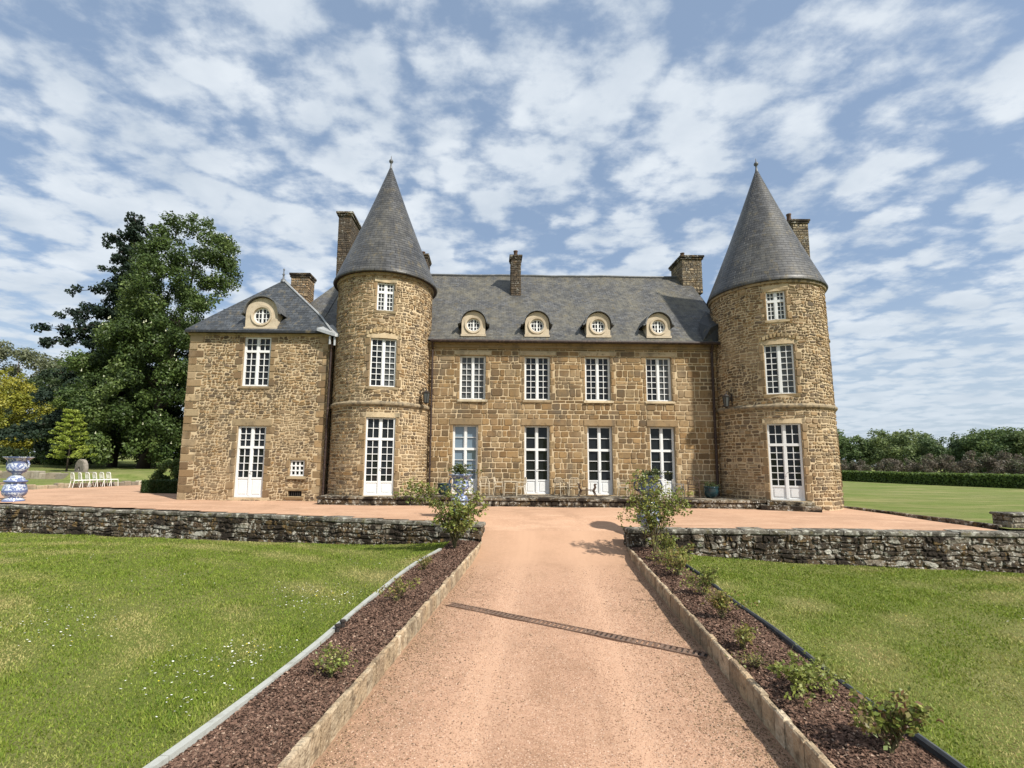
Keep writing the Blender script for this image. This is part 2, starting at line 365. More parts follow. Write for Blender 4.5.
def reveal(mb, mf, h, d=.28, m=1, c=(.26, .19, .11)):
    s0, s1, z0, z1 = h
    for (a, b, p, q) in ((s0, z0, s0, z1), (s0, z1, s1, z1), (s1, z1, s1, z0), (s1, z0, s0, z0)):
        mb.face([mf(a, b, 0), mf(p, q, 0), mf(p, q, -d), mf(a, b, -d)], c=c, m=m)

# ---------------------------------------------------------------- joinery
def joinery(name, T, w_, h_, leaf_cols, rows_top, rows_low, top=.33, panel=0., parent=None, glass='glass', label=None, bar=.026, frame=.06):
    """a pair of glazed leaves; T(x, d, z) with x centred, d outward, z from the sill"""
    mb = MB(); z0 = 0; zt = h_*(1-top) if rows_top else h_
    B = lambda x0, x1, za, zb, d0, d1: mb.box(x0, x1, -d1, -d0, za, zb, T=lambda x, y, z: T(x, -y, z))
    hw = w_/2
    B(-hw, -hw+frame, 0, h_, -.03, .05); B(hw-frame, hw, 0, h_, -.03, .05); B(-hw+frame, hw-frame, h_-frame, h_, -.03, .05)
    B(-hw+frame, hw-frame, 0, frame*1.1, -.03, .052)
    if rows_top: B(-hw+frame, hw-frame, zt-.05, zt+.05, -.03, .055)
    B(-.042, .042, frame*1.1, zt-(.05 if rows_top else frame), -.03, .06)
    if rows_top: B(-.038, .038, zt+.05, h_-frame, -.03, .052)
    zones = [(frame*1.1+panel, zt-(.05 if rows_top else frame), rows_low)]
    if rows_top: zones.append((zt+.05, h_-frame, rows_top))
    for side in (-1, 1):
        xa, xb = (-hw+frame, -.042) if side < 0 else (.042, hw-frame)
        B(xa, xa+.026, frame*1.1, h_-frame, -.02, .04); B(xb-.026, xb, frame*1.1, h_-frame, -.02, .04)
        xa += .026; xb -= .026
        for za, zb, rows in zones:
            for k in range(1, leaf_cols):
                x = xa+(xb-xa)*k/leaf_cols; B(x-bar/2, x+bar/2, za, zb, -.01, .03)
            for k in range(1, rows):
                z = za+(zb-za)*k/rows; B(xa, xb, z-bar/2, z+bar/2, -.012, .028)
        if panel:
            B(xa, xb, frame*1.1, frame*1.1+panel, -.02, .018)
            B(xa+.06, xb-.06, frame*1.1+.07, frame*1.1+panel-.09, .018, .036)
            B(xa, xb, frame*1.1+panel-.035, frame*1.1+panel+.03, .019, .042)
    f = mb.build(name, MT['white'], parent, label=label)
    g = MB()
    for side in (-1, 1):
        x0, x1 = (-hw+.03, 0) if side < 0 else (0, hw-.03); e = 0
        for za, zb, rows in [(zz[0] if not i_ else zt, zt if (not i_ and rows_top) else zz[1], zz[2]) for i_, zz in enumerate(zones)]:
            for r_ in range(rows):
                for c_ in range(leaf_cols):      # old panes, each set at its own slight angle
                    xa, xb = x0+(x1-x0)*c_/leaf_cols, x0+(x1-x0)*(c_+1)/leaf_cols; p, q = za+(zb-za)*r_/rows, za+(zb-za)*(r_+1)/rows
                    a, b = random.gauss(0, .0022)+e, random.gauss(0, .003)
                    g.face([T(xa, -.026-a-b, p), T(xb, -.026+a-b, p), T(xb, -.026+a+b, q), T(xa, -.026-a+b, q)], m=0 if (isinstance(glass, str) or (side < 0 and random.random() > .12)) else 1)
    g.build('glass', [MT[glass]] if isinstance(glass, str) else [MT[glass[0]], MT[glass[1]]], f)
    if name == 'glazed_door':
        k = MB(); k.tube([T(.045, .06, 1.05), T(.045, .12, 1.05), T(.13, .12, 1.05)], .012, 6); k.build('handle', MT['iron'], f)
    return f

# ================================================================ THE HOUSE
YF = 20.6; ZS = 1.12
house = thing('manor_house', (3.5, 20.6, .8), 'large sandstone manor house with two round slate capped towers, dormers and tall white windows', 'manor house')
# ---- main front
mfF = lambda s, z, d: (s, YF-d, z)
FX0, FX1 = -2.85, 10.3
up = [-.77, 2.05, 4.69, 7.35]; dn = [-1.045, 2.03, 4.73, 7.42]
holesF = [(c-.56, c+.56, 5.15, 7.09) for c in up]+[(c-.54, c+.54, ZS, 4.03) for c in dn]
fb = MB(); ex = []
for k, h in enumerate(holesF):
    if k < 4: ex += jambs(fb, mfF, h, [(.47, .38, .25), (.24, .155, .075), (.20, .13, .065), (.27, .18, .09)], .2, .26, depth=.026, wj=.16, sill=True)
    else: ex += jambs(fb, mfF, h, [(.25, .175, .095), (.285, .195, .10), (.24, .16, .08)], .3, .16, depth=.022, wj=.16, sill=False)
wall_sheet(fb, mfF, FX0, FX1, .6, 7.62, holesF)
for h in holesF: reveal(fb, mfF, h)
sc = (FX0, FX1, 4.62, 4.72)     # slim flush course between storeys
masonry(fb, mfF, FX0, FX1, .75, 7.40, ex, .22, (.2, .48), .06, ASHLAR, .024, .014, keyz=(ZS, 4.03, 4.33, 4.72, 5.02, 5.15, 7.09, 7.31), cut=.12, var=.22)
fb.box(FX0, FX1, YF-.10, YF, 7.42, 7.56, c=(.27, .2, .115), m=1); fb.box(FX0, FX1, YF-.19, YF, 7.562, 7.66, c=(.3, .23, .135), m=1)
# side and rear walls of the main block
for a, b in (((FX1, YF), (FX1, 29.6)), ((FX1, 29.6), (-9.4, 29.6)), ((-9.4, 29.6), (-9.4, 24.2)), ((-9.4, 24.2), (-6.4, 24.2))):
    fb.face([(a[0], a[1], .4), (b[0], b[1], .4), (b[0], b[1], 7.62), (a[0], a[1], 7.62)])
# gable triangle
fb.face([(FX1, 20.5, 7.62), (FX1, 29.6, 7.62), (FX1, 25.05, 12.35)])
fb.build('wall', [MT['mortar'], MT['stone']], house)
for k, c in enumerate(up):
    T = (lambda c: lambda x, d, z: (c+x, YF+.2-d, 5.15+z))(c)
    joinery('window', T, 1.12, 1.94, 2, 0, 7, parent=house, glass=['glass_net', 'glass', 'glass', ('glass', 'glass_net')][k], label=['white many paned window with net curtains at left', None, None, None][k])
for k, c in enumerate(dn):
    T = (lambda c: lambda x, d, z: (c+x, YF+.21-d, ZS+z))(c)
    joinery('glazed_door', T, 1.08, 2.91, 1, 2, 3, .35, .52, house, glass=['glass_sky', 'glass', 'glass', 'glass'][k], frame=.06)
# ---- main roof
rb = MB()
EV, EZ, RY, RZ = 20.28, 7.70, 25.05, 12.5
sl_len = math.hypot(RY-EV, RZ-EZ)
XL, XR, HIPX = -9.9, 10.62, -7.7
def roofq(p): rb.face([q[:3] for q in p], uv=[q[3:] for q in p])
nseg = 40
wob = lambda x: .035*math.sin(x*1.3)+.02*math.sin(x*3.1+1)
for i in range(nseg):       # front slope, with the slight sag old roofs have
    xa, xb = HIPX+(XR-HIPX)*i/nseg, HIPX+(XR-HIPX)*(i+1)/nseg
    for j in range(6):
        ta, tb = j/6, (j+1)/6
        P = lambda x, t: (x, EV+(RY-EV)*t, EZ+(RZ-EZ)*t-.07*math.sin(math.pi*t)+wob(x)*math.sin(math.pi*t)*.8+wob(x)*.4*t, x, sl_len*t)
        roofq([P(xa, ta), P(xb, ta), P(xb, tb), P(xa, tb)])
roofq([(XL, EV, EZ, XL, 0), (HIPX, EV, EZ, HIPX, 0), (HIPX, RY, RZ, HIPX, sl_len)])
roofq([(XL, 29.8, EZ, 0, 0), (XL, EV, EZ, 9.5, 0), (HIPX, RY, RZ, 4.7, 5.2)])
roofq([(XR, 29.8, EZ, 0, 0), (XL, 29.8, EZ, 20, 0), (HIPX, RY, RZ, 18, sl_len), (XR, RY, RZ, 0, sl_len)])
rb.face([(XR, EV, EZ-.08), (XR, RY, RZ-.08), (XR, RY, RZ), (XR, EV, EZ)]); rb.face([(XR, RY, RZ-.08), (XR, 29.8, EZ-.08), (XR, 29.8, EZ), (XR, RY, RZ)])
mroof = rb.build('roof', MT['slate'], house)
t_ = MB(); t_.tube([(HIPX, RY, RZ+.03)]+[(HIPX+(XR-HIPX)*k/20, RY, RZ+.03+wob(HIPX+(XR-HIPX)*k/20)*.4) for k in range(1, 21)], .07, 8); t_.build('ridge_capping', MT['lead'], mroof)
g_ = MB(); g_.tube([(-2.6, EV-.03, EZ-.05), (9.95, EV-.03, EZ-.05)], .07, 8); g_.box(-2.6, 9.95, EV+.03, YF-.2, EZ-.045, EZ-.012); g_.build('gutter', MT['pipe'], house)
# stepped kick of slate against the right tower
k_ = MB(); k_.raw([(9.2, 20.35, 7.72), (10.1, 20.35, 7.72), (10.1, 21.9, 9.6), (9.45, 21.2, 8.85), (9.55, 20.25, 8.35), (10.1, 20.3, 8.6)], [(0, 1, 5, 4), (4, 5, 2, 3), (0, 4, 3)]); k_.build('slate_cricket', MT['slate_new'], house)

# ---- towers
def tower(cx, cy, r0, r1, ze, apex, re, nrm, zd, zw, zt, wd, label, tops, slots):
    rr = lambda z: r0+(r1-r0)*(z-.8)/(ze-.8)
    fwd = -math.pi/2+nrm   # outward angle of the window line
    r_m = (r0+r1)/2
    def mf(s, z, d): a = fwd+s/r_m; r = rr(z)+d; return (cx+r*math.cos(a), cy+r*math.sin(a), z)
    hw, uw, tw = wd/2, wd*.45, wd*.30
    holes = [(-hw, hw, zd[0], zd[1]), (-uw, uw, zw[0], zw[1]), (-tw, tw, zt[0], zt[1])]+[(s-.13, s+.13, a, b) for s, a, b in slots]
    mb = MB(); ex = []
    pal = [(.44, .35, .22), (.24, .16, .085), (.20, .135, .07), (.28, .19, .10)]
    ex += jambs(mb, mf, holes[0], pal, .2, .16, sill=False); ex += jambs(mb, mf, holes[1], pal, .2, .18, wj=.18); ex += jambs(mb, mf, holes[2], pal, .16, .12, wj=.14)
    for h in holes[3:]: ex += jambs(mb, mf, h, pal, .12, .06, wj=.1, sill=False)
    half = math.pi*r_m
    wall_sheet(mb, mf, -half, half, .4, ze+.02, holes, step=.14)
    S = 1.95*r_m
    masonry(mb, wobble(mf, .008, cx), -S, S, .8, 4.6, ex, .135, (.12, .32), .12, RUBBLE, .028, .015, keyz=(zd[0], zd[1], zd[1]+.2), cut=.24, var=.22)
    masonry(mb, wobble(mf, .024, cx), -S, S, 4.82, ze-.12, ex, .12, (.09, .27), .2, RUBBLE, .026, .012, keyz=(zw[0]-.13, zw[0], zw[1], zw[1]+.2, zt[0], zt[1]), cut=.28, var=.24)
    # relieving arch of thin stones over the middle window
    for k in range(-5, 6):
        s = k*.13; one_stone(mb, mf, s-.06, s+.06, zw[1]+.23-.006*k*k+.04, zw[1]+.41-.006*k*k+.04, shade((.42, .32, .18), .12), .05, .055, .004, .1)
    for h in holes: reveal(mb, mf, h, .22)
    for s, a, b in slots:
        mb.face([mf(s-.13, a, -.2), mf(s+.13, a, -.2), mf(s+.13, b, -.2), mf(s-.13, b, -.2)], c=(.02, .02, .02), m=1)
    tw_o = mb.build('tower_wall', [MT['mortar'], MT['stone']], house, label=label)
    nx, ny = math.cos(fwd), math.sin(fwd); tx, ty = -ny, nx
    def TT(z0, w_):
        rad = rr(z0+1)*math.cos((w_/2)/r_m)-.12
        return lambda x, d, z: (cx+nx*(rad+d)+tx*x, cy+ny*(rad+d)+ty*x, z0+z)
    joinery('glazed_door', TT(zd[0], wd), wd, zd[1]-zd[0], 2, 2, 6, .28, .46, house, frame=.06)
    joinery('window', TT(zw[0], uw*2), uw*2, zw[1]-zw[0], 2, 0, 8, parent=house, frame=.05, glass=('glass', 'glass_net'))
    joinery('window', TT(zt[0], tw*2), tw*2, zt[1]-zt[0], 2, 2, 4, .33, parent=house, frame=.045, bar=.025, glass='glass_net')
    # string course
    sb = MB(); R = rr(4.7); sb.lathe([(R-.02, 4.60), (R+.05, 4.62), (R+.10, 4.68), (R+.11, 4.74), (R+.06, 4.80), (R-.02, 4.83)], 72, (cx, cy, 0)); sb.build('string_course', MT['dressd'], house)
    cb = MB(); R = r1; cb.lathe([(R-.01, ze-.16), (R+.07, ze-.14), (R+.10, ze-.04), (R+.10, ze+.0), (R-.3, ze)], 72, (cx, cy, 0)); cb.build('cornice', MT['dressd'], house)
    # conical slate roof
    H = apex-ze; pr = [(re-.03, ze-.055), (re, ze-.04)]
    for k in range(0, 41):
        t = k/40; r = re*(1-t)+.02-.055*math.sin(math.pi*min(1, t*1.0))+(.05*(1-t/.1)**2 if t < .1 else 0)*0
        pr.append((max(r, .015), ze+H*t))
    rf = MB(); rf.lathe(pr, 96, (cx, cy, 0), uvr=re*.55); rfo = rf.build('tower_roof', MT['slate_cone'], house, smooth=True)
    so_ = MB(); so_.lathe([(r1-.1, ze-.02), (re-.03, ze-.06)], 64, (cx, cy, 0)); so_.build('soffit', MT['pipe'], rfo)
    fn = MB(); fn.lathe([(.14, -.5), (.07, -.15), (.04, .02), (.035, .14), (.085, .18), (.10, .24), (.075, .30), (.025, .33), (.012, .5), (.0, .52)], 14, (cx, cy, apex)); fn.build('finial', MT['lead'], rfo, smooth=True)
    return mf
LT = (-4.72, 20.87); RT = (12.08, 20.5)
mfL = tower(*LT, 2.09, 2.03, 10.14, 16.1, 2.27, R_(12), (1.12, 4.17), (5.4, 7.37), (8.52, 9.70), 1.16, None, 0, [(-2.88, 8.55, 9.35)])
mfR = tower(*RT, 2.27, 2.17, 9.8, 15.9, 2.31, R_(-20), (1.12, 4.05), (5.2, 7.18), (8.17, 9.34), 1.16, None, 0, [(2.80, 6.25, 7.45), (2.88, 2.85, 3.6), (2.88, 1.6, 2.45)])

# ---- pavilion on the left
YP = 20.0; PX0, PX1 = -12.8, -6.88; PZ = 7.86; PB = 26.0
mfP = lambda s, z, d: (s, YP-d, z)
mfS = lambda s, z, d: (PX0-d, s, z)
mfE = lambda s, z, d: (PX1+d, s, z)
hP = [(-10.49, -9.35, 5.54, 7.66), (-10.5, -9.32, .92, 3.85), (-8.24, -7.64, 1.80, 2.46), (-8.26, -7.70, .98, 1.2)]
pb = MB(); ex = []
ex += jambs(pb, mfP, hP[0], QUOIN, .12, .1, wj=.24, skip_lintel=True); ex += jambs(pb, mfP, hP[1], QUOIN, .32, .26, wj=.26, sill=False)
ex += jambs(pb, mfP, hP[2], QUOIN, .12, .08, wj=.12); ex += jambs(pb, mfP, hP[3], QUOIN, .12, .1, wj=.1)
for s0, s1, q in ((PX0, PX1, 0),):
    n = 22
    for k in range(n):
        a, b = .78+(PZ-.95)*k/n, .78+(PZ-.95)*(k+1)/n
        l = .62 if k % 2 else .36; one_stone(pb, mfP, PX0, PX0+l, a, b, shade(random.choice(QUOIN), .14), .03, .03, .008, .07); ex.append((PX0, PX0+l, a, b))
        l = .42 if k % 2 else .26; one_stone(pb, mfP, PX1-l, PX1, a, b, shade(random.choice(RUBBLE[:4]), .1), .03, .03, .008, .07); ex.append((PX1-l, PX1, a, b))
wall_sheet(pb, mfP, PX0, PX1, .4, PZ, hP); wall_sheet(pb, mfE, YP, PB, .4, PZ, [])
pb.face([mfS(PB, .4, 0), mfS(YP, .4, 0), mfS(YP, PZ, 0), mfS(PB, PZ, 0)]); pb.face([(PX1, PB, .4), (PX0, PB, .4), (PX0, PB, PZ), (PX1, PB, PZ)])
for h in hP: reveal(pb, mfP, h, .24)
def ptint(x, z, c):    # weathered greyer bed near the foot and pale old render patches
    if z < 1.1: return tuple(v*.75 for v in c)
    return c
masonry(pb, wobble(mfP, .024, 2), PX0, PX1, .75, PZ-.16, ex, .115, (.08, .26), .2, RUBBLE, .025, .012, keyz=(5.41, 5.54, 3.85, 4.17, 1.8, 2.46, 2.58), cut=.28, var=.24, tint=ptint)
masonry(pb, mfS, YP, PB, .75, PZ-.16, [], .16, (.16, .40), .17, RUBBLE, .03, .011, cut=.28, var=.22)
pb.box(PX0-.05, PX1+.05, YP-.07, YP-.002, PZ-.15, PZ, c=(.38, .3, .18), m=1)
pb.face([mfP(-8.26, .98, -.2), mfP(-7.7, .98, -.2), mfP(-7.7, 1.2, -.2), mfP(-8.26, 1.2, -.2)], c=(.015, .015, .015), m=1)
pav = pb.build('pavilion_wall', [MT['mortar'], MT['stone']], house, label='rubble stone pavilion wall with pale corner stones')
T = lambda x, d, z: (-9.92+x, YP+.12-d, 5.54+z); joinery('window', T, 1.14, 2.12, 2, 2, 5, .29, parent=house)
T = lambda x, d, z: (-9.91+x, YP+.12-d, .92+z); joinery('glazed_door', T, 1.18, 2.93, 2, 3, 4, .30, .72, house)
mb = MB()
for k in range(4):
    x = -8.24+.045+k*(.6-.09)/3; mb.box(x-.03, x+.03, YP+.06, YP+.1, 1.8, 2.46)
for k in range(4):
    z = 1.8+.035+k*(.66-.07)/3; mb.box(-8.24, -7.64, YP+.055, YP+.095, z-.03, z+.03)
sw = mb.build('window', MT['white'], house, label='small square nine paned window'); mb = MB(); mb.face([(-8.24, YP+.11, 1.8), (-7.64, YP+.11, 1.8), (-7.64, YP+.11, 2.46), (-8.24, YP+.11, 2.46)]); mb.build('glass', MT['glass'], sw)
mb = MB()
for k in range(7): mb.box(-8.22+k*.08, -8.2+k*.08, YP+.05, YP+.07, .99, 1.19)
mb.build('vent_grille', MT['iron'], house)
# pavilion roof: steep hip, bell-cast eaves
pr = MB(); ax, ay0, ay1, az = -9.9, 22.0, 24.4, 10.95; o_ = .34
c4 = [(PX0-.10, YP-.28), (PX1+.16, YP-.28), (PX1+.16, PB+o_), (PX0-.10, PB+o_)]
mid = [(PX0+.55, YP+.42), (PX1-.55, YP+.42), (PX1-.55, PB-.4), (PX0+.55, PB-.4)]
zE, zM = PZ+.02, PZ+.84
ap = [(ax, ay0), (ax, ay0), (ax, ay1), (ax, ay1)]
for k in range(4):
    q = (k+1) % 4; L0 = math.hypot(c4[q][0]-c4[k][0], c4[q][1]-c4[k][1]); h1 = 1.12; h2 = 3.3
    pr.face([(*c4[k], zE), (*c4[q], zE), (*mid[q], zM), (*mid[k], zM)], uv=[(0, 0), (L0, 0), (L0-.9, h1), (.9, h1)])
    pts = [(*mid[k], zM), (*mid[q], zM), (*ap[q], az), (*ap[k], az)]
    if k in (0, 2): pr.face(pts[:3], uv=[(.9, h1), (L0-.9, h1), (L0/2, h2)])
    else: pr.face(pts, uv=[(.9, h1), (L0-.9, h1), (L0/2+1.2, h2), (L0/2-1.2, h2)])
    pr.face([(*c4[k], zE-.09), (*c4[q], zE-.09), (*c4[q], zE), (*c4[k], zE)])
pr.face([(*p, zE-.09) for p in reversed(c4)])
pro = pr.build('pavilion_roof', MT['slate_new'], house)
mb = MB()
for k in (1,): mb.tube([(*c4[k], zE+.03), (*mid[k], zM+.02), (*ap[k], az+.03)], .045, 6)
mb.tube([(ax, ay0, az+.03), (ax, ay1, az+.03)], .06, 6); mb.build('hip_capping', MT['zinc'], pro)
mb = MB(); mb.lathe([(.13, -.1), (.11, .04), (.05, .08), (.03, .24), (.065, .29), (.03, .35), (.02, .48), (.045, .53), (.012, .6), (0, .62)], 12, (ax, ay0, az)); mb.build('finial', MT['lead'], pro, smooth=True)
# zinc valley box between pavilion and tower with its two outlets
mb = MB(); mb.raw([(-7.3, 19.62, 7.98), (-6.5, 19.55, 7.72), (-6.28, 19.7, 7.74), (-6.9, 20.4, 8.35), (-7.3, 19.62, 7.86), (-6.5, 19.55, 7.6), (-6.28, 19.7, 7.6), (-6.9, 20.4, 8.1)],
  [(0, 1, 2, 3), (0, 4, 5, 1), (1, 5, 6, 2), (2, 6, 7, 3), (7, 6, 5, 4), (3, 7, 4, 0)]); mb.tube([(-6.75, 19.7, 7.65), (-6.75, 19.7, 7.3)], .05, 8); mb.tube([(-6.55, 19.7, 7.6), (-6.55, 19.7, 7.25)], .05, 8); mb.build('rainwater_head', MT['zinc'], house)
def pipe(pts, r=.045):
    mb = MB(); mb.tube(pts, r, 8)
    (x0, y0, z0), (x1, y1, z1) = pts[0], pts[-1]
    for k in range(1, 5):
        t = k/5; p = [a+(b-a)*t for a, b in zip(pts[1], pts[-1])]; mb.lathe([(r, -.04), (r*1.35, -.03), (r*1.35, .03), (r, .04)], 8, p)
    return mb.build('downpipe', MT['pipe'], house)
pipe([(-6.66, 19.72, 7.3), (-6.72, 19.82, 7.0), (-6.78, 19.86, .95)]); pipe([(-2.52, 20.28, 7.6), (-2.52, 20.45, 7.3), (-2.52, 20.45, 1.12)]); pipe([(9.60, 20.28, 7.6), (9.62, 20.45, 7.3), (9.62, 20.45, 1.12)], .06)

# ---- round dormers
def dormer(cx, zb, y, w_, hs, rc, zc, deep, hood, parent_roof):
    """stone front with an arched head and a round opening; zc above the sill"""
    mb = MB(); hw = w_/2; n = 48; top = hs
    def outl(a):      # outline point along direction a from the opening centre
        dx, dz = math.cos(a), math.sin(a)
        best = 9
        if dx > 1e-6: best = min(best, hw/dx)
        if dx < -1e-6: best = min(best, -hw/dx)
        if dz < -1e-6: best = min(best, zc/-dz)
        x, z = dx*best, zc+dz*best
        if z > top:                       # on the arch: circle of radius hw centred (0, top)
            oz = zc-top; b = dz*oz; cc = oz*oz-hw*hw; best = -b+math.sqrt(max(0, b*b-cc)); x, z = dx*best, zc+dz*best
        return x, z
    A = [2*math.pi*k/n+math.pi/4 for k in range(n)]
    O = [outl(a) for a in A]; I = [(rc*math.cos(a), zc+rc*math.sin(a)) for a in A]; I2 = [((rc+.085)*math.cos(a), zc+(rc+.085)*math.sin(a)) for a in A]
    for k in range(n):
        q = (k+1) % n
        mb.face([(cx+O[k][0], y, zb+O[k][1]), (cx+O[q][0], y, zb+O[q][1]), (cx+I2[q][0], y, zb+I2[q][1]), (cx+I2[k][0], y, zb+I2[k][1])][::-1])
        mb.face([(cx+I2[k][0], y, zb+I2[k][1]), (cx+I2[q][0], y, zb+I2[q][1]), (cx+I2[q][0], y-.045, zb+I2[q][1]), (cx+I2[k][0], y-.045, zb+I2[k][1])])
        mb.face([(cx+I2[k][0], y-.045, zb+I2[k][1]), (cx+I2[q][0], y-.045, zb+I2[q][1]), (cx+I[q][0], y-.03, zb+I[q][1]), (cx+I[k][0], y-.03, zb+I[k][1])])
        mb.face([(cx+I[k][0], y-.03, zb+I[k][1]), (cx+I[q][0], y-.03, zb+I[q][1]), (cx+I[q][0], y+.2, zb+I[q][1]), (cx+I[k][0], y+.2, zb+I[k][1])])
        mb.face([(cx+O[k][0], y, zb+O[k][1]), (cx+O[k][0], y+deep, zb+O[k][1]), (cx+O[q][0], y+deep, zb+O[q][1]), (cx+O[q][0], y, zb+O[q][1])])
    mb.box(cx-hw-.03, cx+hw+.03, y-.06, y-.002, zb-.06, zb+.04)
    d = mb.build('dormer', MT['dress'], house)
    hb = MB(); pts = [(-hw-.16, top-.08), (-hw-.05, top-.02)]+[(math.cos(a)*(hw+.03), top+math.sin(a)*(hw+.03)) for a in [math.pi-math.pi*k/20 for k in range(1, 20)]]+[(hw+.05, top-.02), (hw+.16, top-.08)]
    th = .05
    for (xa, za), (xb, zb2) in zip(pts, pts[1:]):
        l = math.hypot(xb-xa, zb2-za); nx, nz = -(zb2-za)/l*th, (xb-xa)/l*th
        P = lambda x, z, yy: (cx+x, yy, zb+z)
        f, bk = y-.13, y+deep+.1
        hb.raw([P(xa, za, f), P(xb, zb2, f), P(xb+nx, zb2+nz, f), P(xa+nx, za+nz, f), P(xa, za, bk), P(xb, zb2, bk), P(xb+nx, zb2+nz, bk), P(xa+nx, za+nz, bk)],
               [(0, 1, 2, 3), (3, 2, 6, 7), (5, 4, 7, 6), (1, 0, 4, 5)])
    hb.build('hood', MT[hood], d)
    fr = MB(); yy = y+.08
    for k in range(24):
        a, b = 2*math.pi*k/24, 2*math.pi*(k+1)/24
        c = lambda r, a, yv: (cx+r*math.cos(a), yv, zb+zc+r*math.sin(a))
        fr.face([c(rc-.055, a, yy), c(rc-.055, b, yy), c(rc+.005, b, yy), c(rc+.005, a, yy)][::-1]); fr.face([c(rc-.055, a, yy), c(rc-.055, b, yy), c(rc-.055, b, yy+.06), c(rc-.055, a, yy+.06)])
    hh = rc-.05
    fr.box(cx-.035, cx+.035, yy-.012, yy+.03, zb+zc-hh, zb+zc+hh)
    for dx in (-.5, .5):
        e = math.sqrt(1-.25)*hh; fr.box(cx+dx*hh-.014, cx+dx*hh+.014, yy, yy+.03, zb+zc-e, zb+zc+e)
    for dz in (-.36, .36):
        e = math.sqrt(1-dz*dz)*hh; fr.box(cx-e, cx+e, yy+.002, yy+.028, zb+zc+dz*hh-.014, zb+zc+dz*hh+.014)
    fr.build('round_window', MT['white'], d)
    gl = MB(); gl.face([(cx+rc*math.cos(2*math.pi*k/24), yy+.035, zb+zc+rc*math.sin(2*math.pi*k/24)) for k in range(24)][::-1]); gl.build('glass', MT['glass'], d)
for cx in (-.76, 2.03, 4.72, 7.36): dormer(cx, 7.97, 20.5, 1.04, .55, .30, .47, 1.25, 'lead', mroof)
dormer(-9.76, 8.0, 19.86, 1.36, .66, .36, .56, 1.3, 'lead', pro)

# ---- chimneys
def chimney(cx, cy, w_, d_, z0, z1, pots, cap=.08, rz=0, pal=None, lab=None):
    mb = MB(); pal = pal or [(.095, .072, .052), (.125, .092, .062), (.07, .055, .042)]
    Tm = Matrix.Translation((cx, cy, 0)) @ Matrix.Rotation(rz, 4, 'Z')
    T = lambda x, y, z: tuple(Tm @ Vector((x, y, z)))
    mb.box(-w_/2, w_/2, -d_/2, d_/2, z0, z1, T=T, m=0)
    for ax_, (a, b, off) in enumerate(((w_/2, d_/2, 0), (d_/2, w_/2, 1), (w_/2, d_/2, 2), (d_/2, w_/2, 3))):
        M4 = Tm @ Matrix.Rotation(off*math.pi/2, 4, 'Z')
        mf = lambda s, z, d: tuple(M4 @ Vector((s, -b-d, z)))
        masonry(mb, mf, -a, a, z0, z1-.16, [], .11, (.14, .26), .05, pal, .015, .008, cut=.12, var=.22)
    mb.box(-w_/2-cap*.6, w_/2+cap*.6, -d_/2-cap*.6, d_/2+cap*.6, z1-.2, z1-.1, T=T, c=pal[0]); mb.box(-w_/2-cap, w_/2+cap, -d_/2-cap, d_/2+cap, z1-.098, z1, T=T, c=pal[0])
    c = mb.build('chimney', [MT['wall_core'], MT['brickdark']], house, label=lab)
    for px_, py_, h_, r_ in pots:
        p = MB(); o = T(px_, py_, z1); p.lathe([(r_*1.1, 0), (r_, .05), (r_*.85, h_*.8), (r_*1.05, h_*.86), (r_*1.05, h_), (r_*.7, h_), (r_*.7, h_*.6)], 12, o); p.build('chimney_pot', MT['clay'], c, smooth=True)
    return c
chimney(1.25, 23.75, .50, .62, 10.3, 12.98, [(0, 0, .36, .11)])
pc = [(.30, .24, .155), (.24, .19, .125), (.2, .16, .11)]
chimney(10.62, 25.1, 1.05, 1.5, 11.4, 13.45, [(-.38, -.5, .25, .11), (.25, .2, .25, .12)], .11, pal=pc)
chimney(-7.82, 25.0, .66, 1.6, 10.5, 15.62, [(.1, .3, .18, .12)], .12)
chimney(-3.62, 25.0, .42, 1.1, 11.8, 13.45, [(-.05, -.3, .22, .1)], .08)
chimney(16.72, 25.0, .84, .7, 6, 15.7, [(-.36, 0, .5, .12)], .09, pal=pc)
chimney(-9.35, 22.95, .86, .75, 9.0, 11.55, [], .08, pal=[(.34, .24, .14), (.29, .2, .12), (.25, .18, .11)])
# rear wing that carries the far right chimney, behind the tower
wb = MB(); wb.box(14.0, 16.8, 24.6, 29.0, .5, 7.2); wb.build('wall', MT['mortar'], house)
wb = MB(); wb.raw([(13.7, 24.4, 7.2), (17.05, 24.4, 7.2), (17.05, 29.2, 7.2), (13.7, 29.2, 7.2), (15.4, 26.2, 10.2), (15.4, 27.4, 10.2)], [(0, 1, 4), (1, 2, 5, 4), (2, 3, 5), (3, 0, 4, 5), (3, 2, 1, 0)]); wb.build('roof', MT['slate_new'], house)
# ---- plinth ledge the doors open on
lb = MB()
mfl = lambda s, z, d: (s, 18.62-d, z)
lb.box(-6.55, 11.0, 18.62, 20.58, .55, 1.02, m=0)
masonry(lb, mfl, -6.55, 11.0, .66, 1.0, [], .16, (.25, .7), .06, [(.15, .12, .085), (.2, .16, .11), (.11, .09, .065)], .03, .012, cut=.15)
x = -6.58
while x < 11.0:
    l = min(random.uniform(.7, 1.3), 11.05-x); lb.box(x+.004, x+l-.004, 18.55, 20.57, 1.0+.003, 1.095+random.uniform(0, .02), c=shade((.23, .19, .135), .18), m=1, bev=.012); x += l
lb.build('plinth', [MT['wall_core'], MT['wall_stone']], house, label='low weathered stone ledge along the front')
sb = MB()
nx, ny = math.cos(-math.pi/2+R_(-20)), math.sin(-math.pi/2+R_(-20)); tx, ty = -ny, nx
TS = lambda x, y, z: (RT[0]+nx*(2.0+y)+tx*x, RT[1]+ny*(2.0+y)+ty*x, z)
